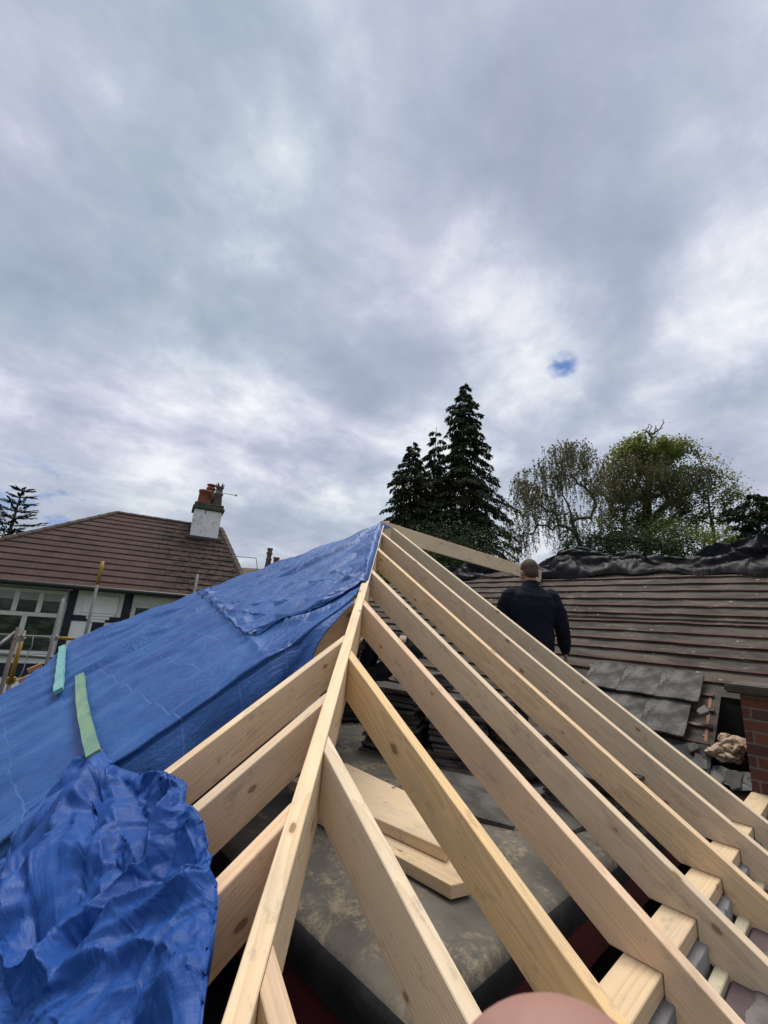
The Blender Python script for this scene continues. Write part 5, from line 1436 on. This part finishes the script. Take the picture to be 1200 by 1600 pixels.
# tiered cedar far left
def cedar():
    rg = random.Random(21); d = 34; t = at(36, 762, d); base = Vector((t.x, t.y, GROUND)); H = t.z - GROUND
    root = empty('cedar_tree', base, 'dark tiered tree with spiky open branches above the brown roof, far left', 'tree')
    mb = MB(); mb.path([base.lerp(t, i/10) for i in range(11)], [.30*(1 - i/10.5) + .02 for i in range(11)], 8); vs = []; fs = []
    for tier in range(11):
        f = 1 - (tier + .4)/11 * .52; c = base.lerp(t, f); L_ = 2.6 * ((tier + 1.2)/11)**.65
        nb_ = 8
        for k in range(nb_):
            az = 2*math.pi*(k + rg.random()*.7)/nb_; hd = Vector((math.cos(az), math.sin(az), 0)); ln = L_*rg.uniform(.7, 1.2)
            pts = [c + hd*ln*q + Vector((0,0, ln*(.12*q + .12*q*q - .05))) for q in (0,.25,.5,.75,1)]
            mb.path(pts, [.05,.04,.03,.02,.01], 4)
            for s in range(int(46*ln/2) + 14):
                q = .25 + .75*rg.random(); kk = min(3, int(q*4)); p = pts[kk].lerp(pts[kk+1], q*4-kk)
                sd = Vector((-hd.y, hd.x, 0))*rg.uniform(-1,1)*ln*.2*(1.15-q)
                lf = .34*rg.uniform(.6,1.3); dr = (hd + sd*.7 + Vector((0,0,rg.uniform(-.15,.45)))).normalized()
                leaf_mesh_add(vs, fs, p + sd, dr*lf, lf*.16, Vector((rg.uniform(-.5,.5), rg.uniform(-.5,.5), 1)))
    mb.build('trunk', BARK, root); link('crown', mesh('crown', vs, fs), NEEDLE2, root)
cedar()

def broadleaf(name, label, base_px, d, trunk_pts, blobs, leafmat, seed, mode='leaf', leaf=.11, r0=.30, n_leaf=30, group=None, strand=1.4):
    """trunk_pts: pixels of the main stem; blobs: (px, py, rx_px, ry_px, number of twigs, depth offset)"""
    rg = random.Random(seed); px2m = d / F
    b = at(*base_px, d); base = Vector((b.x, b.y, GROUND)); root = empty(name, base, label, 'tree', group)
    nodes = [base]; par = [-1]
    for p in trunk_pts:
        a = at(*p, d); prev = nodes[-1]
        for q in (.34, .67, 1): nodes.append(prev.lerp(a, q) + Vector((rg.uniform(-.06,.06), rg.uniform(-.06,.06), 0))); par.append(len(nodes) - 2)
    right = M @ Vector((1,0,0)); fwd = Vector((VIEW.x, VIEW.y, 0)).normalized(); tips = []
    for (x, y, rx, ry, n, dz) in blobs:
        c = at(x, y, d) + fwd*dz
        for _ in range(n):
            while True:
                v = Vector((rg.uniform(-1,1), rg.uniform(-1,1), rg.uniform(-1,1)))
                if .35 < v.length < 1: break
            tips.append(c + right*v.x*rx*px2m + fwd*v.y*(rx+ry)*.5*px2m + Vector((0,0,1))*v.z*ry*px2m)
    trunk_top = nodes[len(trunk_pts)*2]
    tips.sort(key=lambda p: (p - trunk_top).length)
    ends = []
    for tp in tips:
        best, bi = 1e9, 0
        for i, nd in enumerate(nodes):
            if i < 2: continue
            dv_ = tp - nd; c = dv_.length + max(0, nd.z - tp.z + .2*dv_.length)*1.2
            if c < best: best, bi = c, i
        s = nodes[bi]; k = max(2, min(7, int((tp - s).length / .5))); cur = bi; L_ = (tp - s).length
        bend = Vector((rg.uniform(-1,1), rg.uniform(-1,1), .9)) * L_*.13
        for q in range(1, k + 1):
            f = q/k; nodes.append(s.lerp(tp, f) + bend*math.sin(math.pi*f) + Vector((rg.uniform(-1,1), rg.uniform(-1,1), rg.uniform(-1,1)))*.03*L_*.5); par.append(cur); cur = len(nodes) - 1
        ends.append(cur)
    cnt = [0]*len(nodes)
    for e in ends:
        i = e
        while i >= 0: cnt[i] += 1; i = par[i]
    mx = max(cnt); rad_ = [max(.008, r0*(c/mx)**.52) for c in cnt]
    mb = MB(); vs = []; fs = []
    done = set()
    for e in ends:
        ch = [e]; i = e
        while par[i] >= 0 and i not in done:
            done.add(i); i = par[i]; ch.append(i)
        if len(ch) > 1: ch = ch[::-1]; mb.path([nodes[i] for i in ch], [min(rad_[i], rad_[ch[1]]*1.15) for i in ch], 5 if rad_[ch[0]] < .08 else 8)
    for e in ends:
        p, q = nodes[e], nodes[par[e]]
        if mode == 'weep':
            for s in range(rg.randint(4, 7)):
                o = q.lerp(p, rg.uniform(.1, 1.1)) + Vector((rg.uniform(-.35,.35), rg.uniform(-.35,.35), rg.uniform(-.05,.15))); ln = strand*rg.uniform(.4, 1.25)
                sw = Vector((rg.uniform(-.3,.3), rg.uniform(-.3,.3), -1)).normalized()
                pts = [o, o + Vector((sw.x*.5, sw.y*.5, -.2))*ln*.4, o + sw*ln*.7, o + sw*ln]
                mb.path(pts, [.006,.005,.004,.003], 3)
                for l_ in range(int(n_leaf*ln)):
                    f = rg.random(); k = min(2, int(f*3)); a = pts[k].lerp(pts[k+1], f*3-k)
                    lf = leaf*rg.uniform(.6,1.3); dr = Vector((rg.uniform(-1,1), rg.uniform(-1,1), rg.uniform(-1.2,.1))).normalized()
                    leaf_mesh_add(vs, fs, a, dr*lf, lf*.36, Vector((rg.uniform(-1,1), rg.uniform(-1,1), rg.uniform(-1,1))))
        else:
            for l_ in range(n_leaf):
                a = q.lerp(p, rg.uniform(0, 1.15)) + Vector((rg.gauss(0,.24), rg.gauss(0,.24), rg.gauss(0,.19)))
                lf = leaf*rg.uniform(.6,1.4); dr = Vector((rg.uniform(-1,1), rg.uniform(-1,1), rg.uniform(-.9,.5))).normalized()
                leaf_mesh_add(vs, fs, a, dr*lf, lf*.38, Vector((rg.uniform(-.6,.6), rg.uniform(-.6,.6), 1)))
    mb.build('trunk', BARK, root); link('crown', mesh('crown', vs, fs), leafmat, root)
    return root
broadleaf('birch_tree', 'weeping birch with thin hanging twigs and forked bare limbs, right of the conifers', (900, 900), 23, [(905,850),(890,800),(876,760)],
          [(880,720,34,34,34,0),(905,700,30,22,24,.5),(840,745,34,30,30,0),(815,775,26,34,26,-.5),(850,800,40,34,30,.4),(925,740,26,36,24,0),(810,830,26,30,20,0),(880,810,30,30,18,0),(930,800,22,30,12,0)],
          BIRCHLEAF, 31, 'weep', .075, .13, 30, None, 1.2)
broadleaf('leafy_tree', 'tall fresh green tree with a rounded crown and thick trunk, right of the birch', (1008, 900), 26, [(1006,855),(1010,800),(1013,745)],
          [(1015,703,44,26,60,0),(1050,712,44,30,60,.5),(985,715,36,26,34,0),(1010,750,60,34,60,0),(965,760,36,34,34,.4),(1070,760,40,36,40,0),(990,800,46,36,36,-.3),(1050,805,46,34,30,.3),(1022,840,60,24,24,0),(955,820,30,30,18,0)],
          GREENLEAF, 44, 'leaf', .14, .34, 66)
broadleaf('leafy_tree', 'brownish green hanging tree in front of the fresh green crown, drooping twigs', (975, 900), 24.5, [(972,850),(975,800),(985,765)],
          [(960,735,30,30,26,0),(1000,745,40,34,30,-.4),(1035,745,34,36,26,-.2),(970,775,34,30,22,.2),(1085,740,22,30,14,.2),(1040,790,40,30,18,0)],
          BIRCHLEAF, 52, 'weep', .075, .10, 30, None, 1.0)
broadleaf('leafy_tree', 'thin half bare tree with sparse twigs at the right, beside the dark evergreen', (1120, 900), 25, [(1118,860),(1112,810),(1104,765)],
          [(1100,735,26,26,24,0),(1130,765,30,26,26,0),(1105,790,34,30,24,.3),(1150,790,20,30,14,0),(1080,800,30,30,14,0),(1130,820,30,24,14,0)],
          GREENLEAF, 61, 'leaf', .12, .10, 46)
broadleaf('leafy_tree', 'leafless slender tip poking above the fresh green crown', (1018, 900), 28, [(1015,850),(1014,760),(1018,690)],
          [(1018,672,18,14,16,0),(1030,664,12,10,8,0)], GREENLEAF, 67, 'leaf', .06, .10, 3)
conifer('evergreen_tree', 'dark rounded evergreen at the right edge, above the black plastic', 1178, 768, 22, 2.3, 27, mat=NEEDLE, droop=.35, n_br=230, spr=150, profile=lambda f: min(1, (1-f)*3.2)**.6, leaf=.24)
# shrubs behind the main ridge
def shrub(px, py, d, rx, rz, mat, seed, label, n=2600):
    rg = random.Random(seed); c = at(px, py, d); root = empty('shrub', (c.x, c.y, GROUND), label, 'shrub', 'shrubs behind the main roof')
    mb = MB(); vs = []; fs = []; H = c.z + rz - GROUND
    for k in range(9):
        az = k*2.4; e = Vector((c.x + math.cos(az)*rx*.6, c.y + math.sin(az)*rx*.6, c.z + rz*rg.uniform(-.2,.6)))
        mb.path([(c.x, c.y, GROUND), Vector((c.x, c.y, GROUND)).lerp(e, .5) + Vector((0,0,.3)), e], [.09,.05,.012], 5)
    for _ in range(int(n*3.2)):
        v = Vector((rg.gauss(0,1), rg.gauss(0,1), rg.gauss(0,1))).normalized()*rg.uniform(.5,1.0)
        w_ = 1 + .6*noise.noise(v*2.2 + Vector((seed,0,0)))
        p = Vector((c.x + v.x*rx*w_, c.y + v.y*rx*w_, c.z + v.z*rz*w_)); lf = .095*rg.uniform(.6,1.4)
        if p.z < GROUND: continue
        leaf_mesh_add(vs, fs, p, Vector((rg.uniform(-1,1), rg.uniform(-1,1), rg.uniform(-.8,.5))).normalized()*lf, lf*.4, Vector((rg.uniform(-1,1), rg.uniform(-1,1), 1)))
    mb.build('stems', BARK, root); link('foliage', mesh('foliage', vs, fs), mat, root)
shrub(1000, 870, 20, 2.6, 1.6, DARKLEAF, 3, 'dark shrub under the fresh green tree, behind the black plastic', 4200)
shrub(1075, 860, 21, 2.2, 1.5, GREENLEAF, 5, 'light green shrub between trees, behind the black plastic', 2600)
shrub(930, 868, 20, 1.8, 1.2, DARKLEAF, 7, 'dark shrub at the foot of the birch', 2200)
shrub(590, 915, 17, 2.6, 1.5, GREENLEAF, 9, 'light green shrub seen between the rafters near the peak', 3000)
shrub(700, 890, 19, 3.2, 2.2, DARKLEAF, 12, 'dark shrub at the foot of the tall conifers', 4500)

# ================================================================== SKY, SUN, CAMERA
SUN_EL, SUN_DIR = R(70), (.5, .6)
az = math.atan2(SUN_DIR[0], SUN_DIR[1])                # clockwise from +Y
sdir = Vector((math.sin(az)*math.cos(SUN_EL), math.cos(az)*math.cos(SUN_EL), math.sin(SUN_EL)))
world = bpy.data.worlds.new('World'); sc.world = world; world.use_nodes = True
nt = world.node_tree; bg = nt.nodes['Background']
sky = N(nt, 'ShaderNodeTexSky'); sky.sky_type = 'NISHITA'; sky.sun_disc = False; sky.sun_elevation = SUN_EL; sky.sun_rotation = az
sky.air_density = 1.0; sky.dust_density = 1.0
dirv = N(nt, 'ShaderNodeTexCoord').outputs['Generated']
sx = N(nt, 'ShaderNodeSeparateXYZ'); L(nt, dirv, sx.inputs[0])
zc_ = math_n(nt, 'ADD', math_n(nt, 'MAXIMUM', sx.outputs[2], 0.0), 0.26)
cb = N(nt, 'ShaderNodeCombineXYZ'); L(nt, math_n(nt, 'DIVIDE', sx.outputs[0], zc_), cb.inputs[0]); L(nt, math_n(nt, 'DIVIDE', sx.outputs[1], zc_), cb.inputs[1])
P_ = mapping(nt, cb.outputs[0], (1, 1, 1), (2.35, 0.4, 0))
big = noise_n(nt, P_, 0.75, 3, 0.5, 0.5)
med = noise_n(nt, P_, 1.7, 7, 0.56, 0.35)
fin = noise_n(nt, P_, 5.0, 7, 0.6, 0.2)
den = math_n(nt, 'ADD', math_n(nt, 'ADD', math_n(nt, 'MULTIPLY', big, 0.38), math_n(nt, 'MULTIPLY', med, 0.48)), math_n(nt, 'MULTIPLY', fin, 0.26))
def lobe(px, py, w):
    d_ = ray(px, py).normalized(); n = N(nt, 'ShaderNodeVectorMath', operation='DOT_PRODUCT'); L(nt, dirv, n.inputs[0]); n.inputs[1].default_value = d_
    return step(nt, n.outputs['Value'], math.cos(R(w)), 1.0)
# thinner, brighter places in the cloud deck, and heavier ones
for px, py, w, a in ((650, 375, 13, .085), (770, 430, 9, .06), (510, 110, 11, .07), (1170, 430, 10, .09), (840, 590, 8, .06), (200, 545, 9, .05), (340, 370, 9, .03), (700, 700, 12, .04), (450, 670, 11, .03),
                     (1000, 290, 15, -.06), (560, 560, 13, -.05), (600, 230, 8, -.04), (960, 60, 12, -.04), (200, 150, 16, -.01), (1150, 640, 10, -.03), (90, 420, 12, -.02)):
    den = math_n(nt, 'ADD', den, math_n(nt, 'MULTIPLY', lobe(px, py, w), a))
EXPO = 1.3
ES = 2 ** EXPO
def cs(c): return tuple(v / ES * 10 for v in c)         # radiance / background strength 0.1
cloud = ramp(nt, den, [(0.43, cs((.36, .415, .53))), (0.50, cs((.43, .485, .605))), (0.555, cs((.52, .57, .685))), (0.61, cs((.68, .72, .81))), (0.68, cs((.94, .95, .985)))])
# faint lilac / green casts through the deck
hue = noise_n(nt, P_, 1.2, 3, 0.5, 0.8)
cloud = mixc(nt, 1.0, cloud, ramp(nt, hue, [(.38, (0.97, 1.005, 0.995)), (.62, (1.02, 0.995, 1.025))]), 'MULTIPLY')
# paler towards the horizon
cloud = mixc(nt, math_n(nt, 'MULTIPLY', math_n(nt, 'SUBTRACT', 1.0, step(nt, sx.outputs[2], 0.0, 0.38)), 0.40), cloud, cs((.50, .525, .595)))
skyc = sky.outputs[0]
gap = math_n(nt, 'MULTIPLY', lobe(879, 572, 2.1), step(nt, noise_n(nt, P_, 9.0, 5, .6), 0.34, 0.60))
g2 = math_n(nt, 'MULTIPLY', lobe(35, 812, 8.0), step(nt, noise_n(nt, P_, 5.0, 5, .6), 0.46, 0.62))
gap = math_n(nt, 'MAXIMUM', math_n(nt, 'MULTIPLY', gap, 1.0), math_n(nt, 'MULTIPLY', g2, .75))
blue = mixc(nt, 0.85, skyc, cs((.07, .16, .46)))
L(nt, mixc(nt, gap, cloud, blue), bg.inputs['Color']); bg.inputs['Strength'].default_value = 0.1
ld = bpy.data.lights.new('Sun', 'SUN'); ld.energy = 1.5; ld.angle = R(30); ld.color = (1.0, 0.955, 0.88)
lo = bpy.data.objects.new('Sun', ld); COL.objects.link(lo)
lo.rotation_euler = (-sdir).to_track_quat('-Z', 'Y').to_euler()

cd = bpy.data.cameras.new('Camera'); cam = bpy.data.objects.new('Camera', cd); COL.objects.link(cam); sc.camera = cam
cd.sensor_fit = 'VERTICAL'; cd.sensor_height = 24.0; cd.lens = 24.0 * F / 1600; cd.clip_start = 0.01; cd.clip_end = 2000
cm = Matrix((M.col[0], -M.col[1], -M.col[2])).transposed().to_4x4(); cam.matrix_world = cm
cd.dof.use_dof = True; cd.dof.focus_distance = 4.0; cd.dof.aperture_fstop = cd.lens / 0.62
sc.render.resolution_x, sc.render.resolution_y = 768, 1024
sc.view_settings.view_transform = 'Standard'; sc.view_settings.look = 'None'; sc.view_settings.gamma = 1; sc.view_settings.exposure = EXPO
sc.view_settings.use_curve_mapping = False
sc.cycles.max_bounces = 6; sc.cycles.use_denoising = True
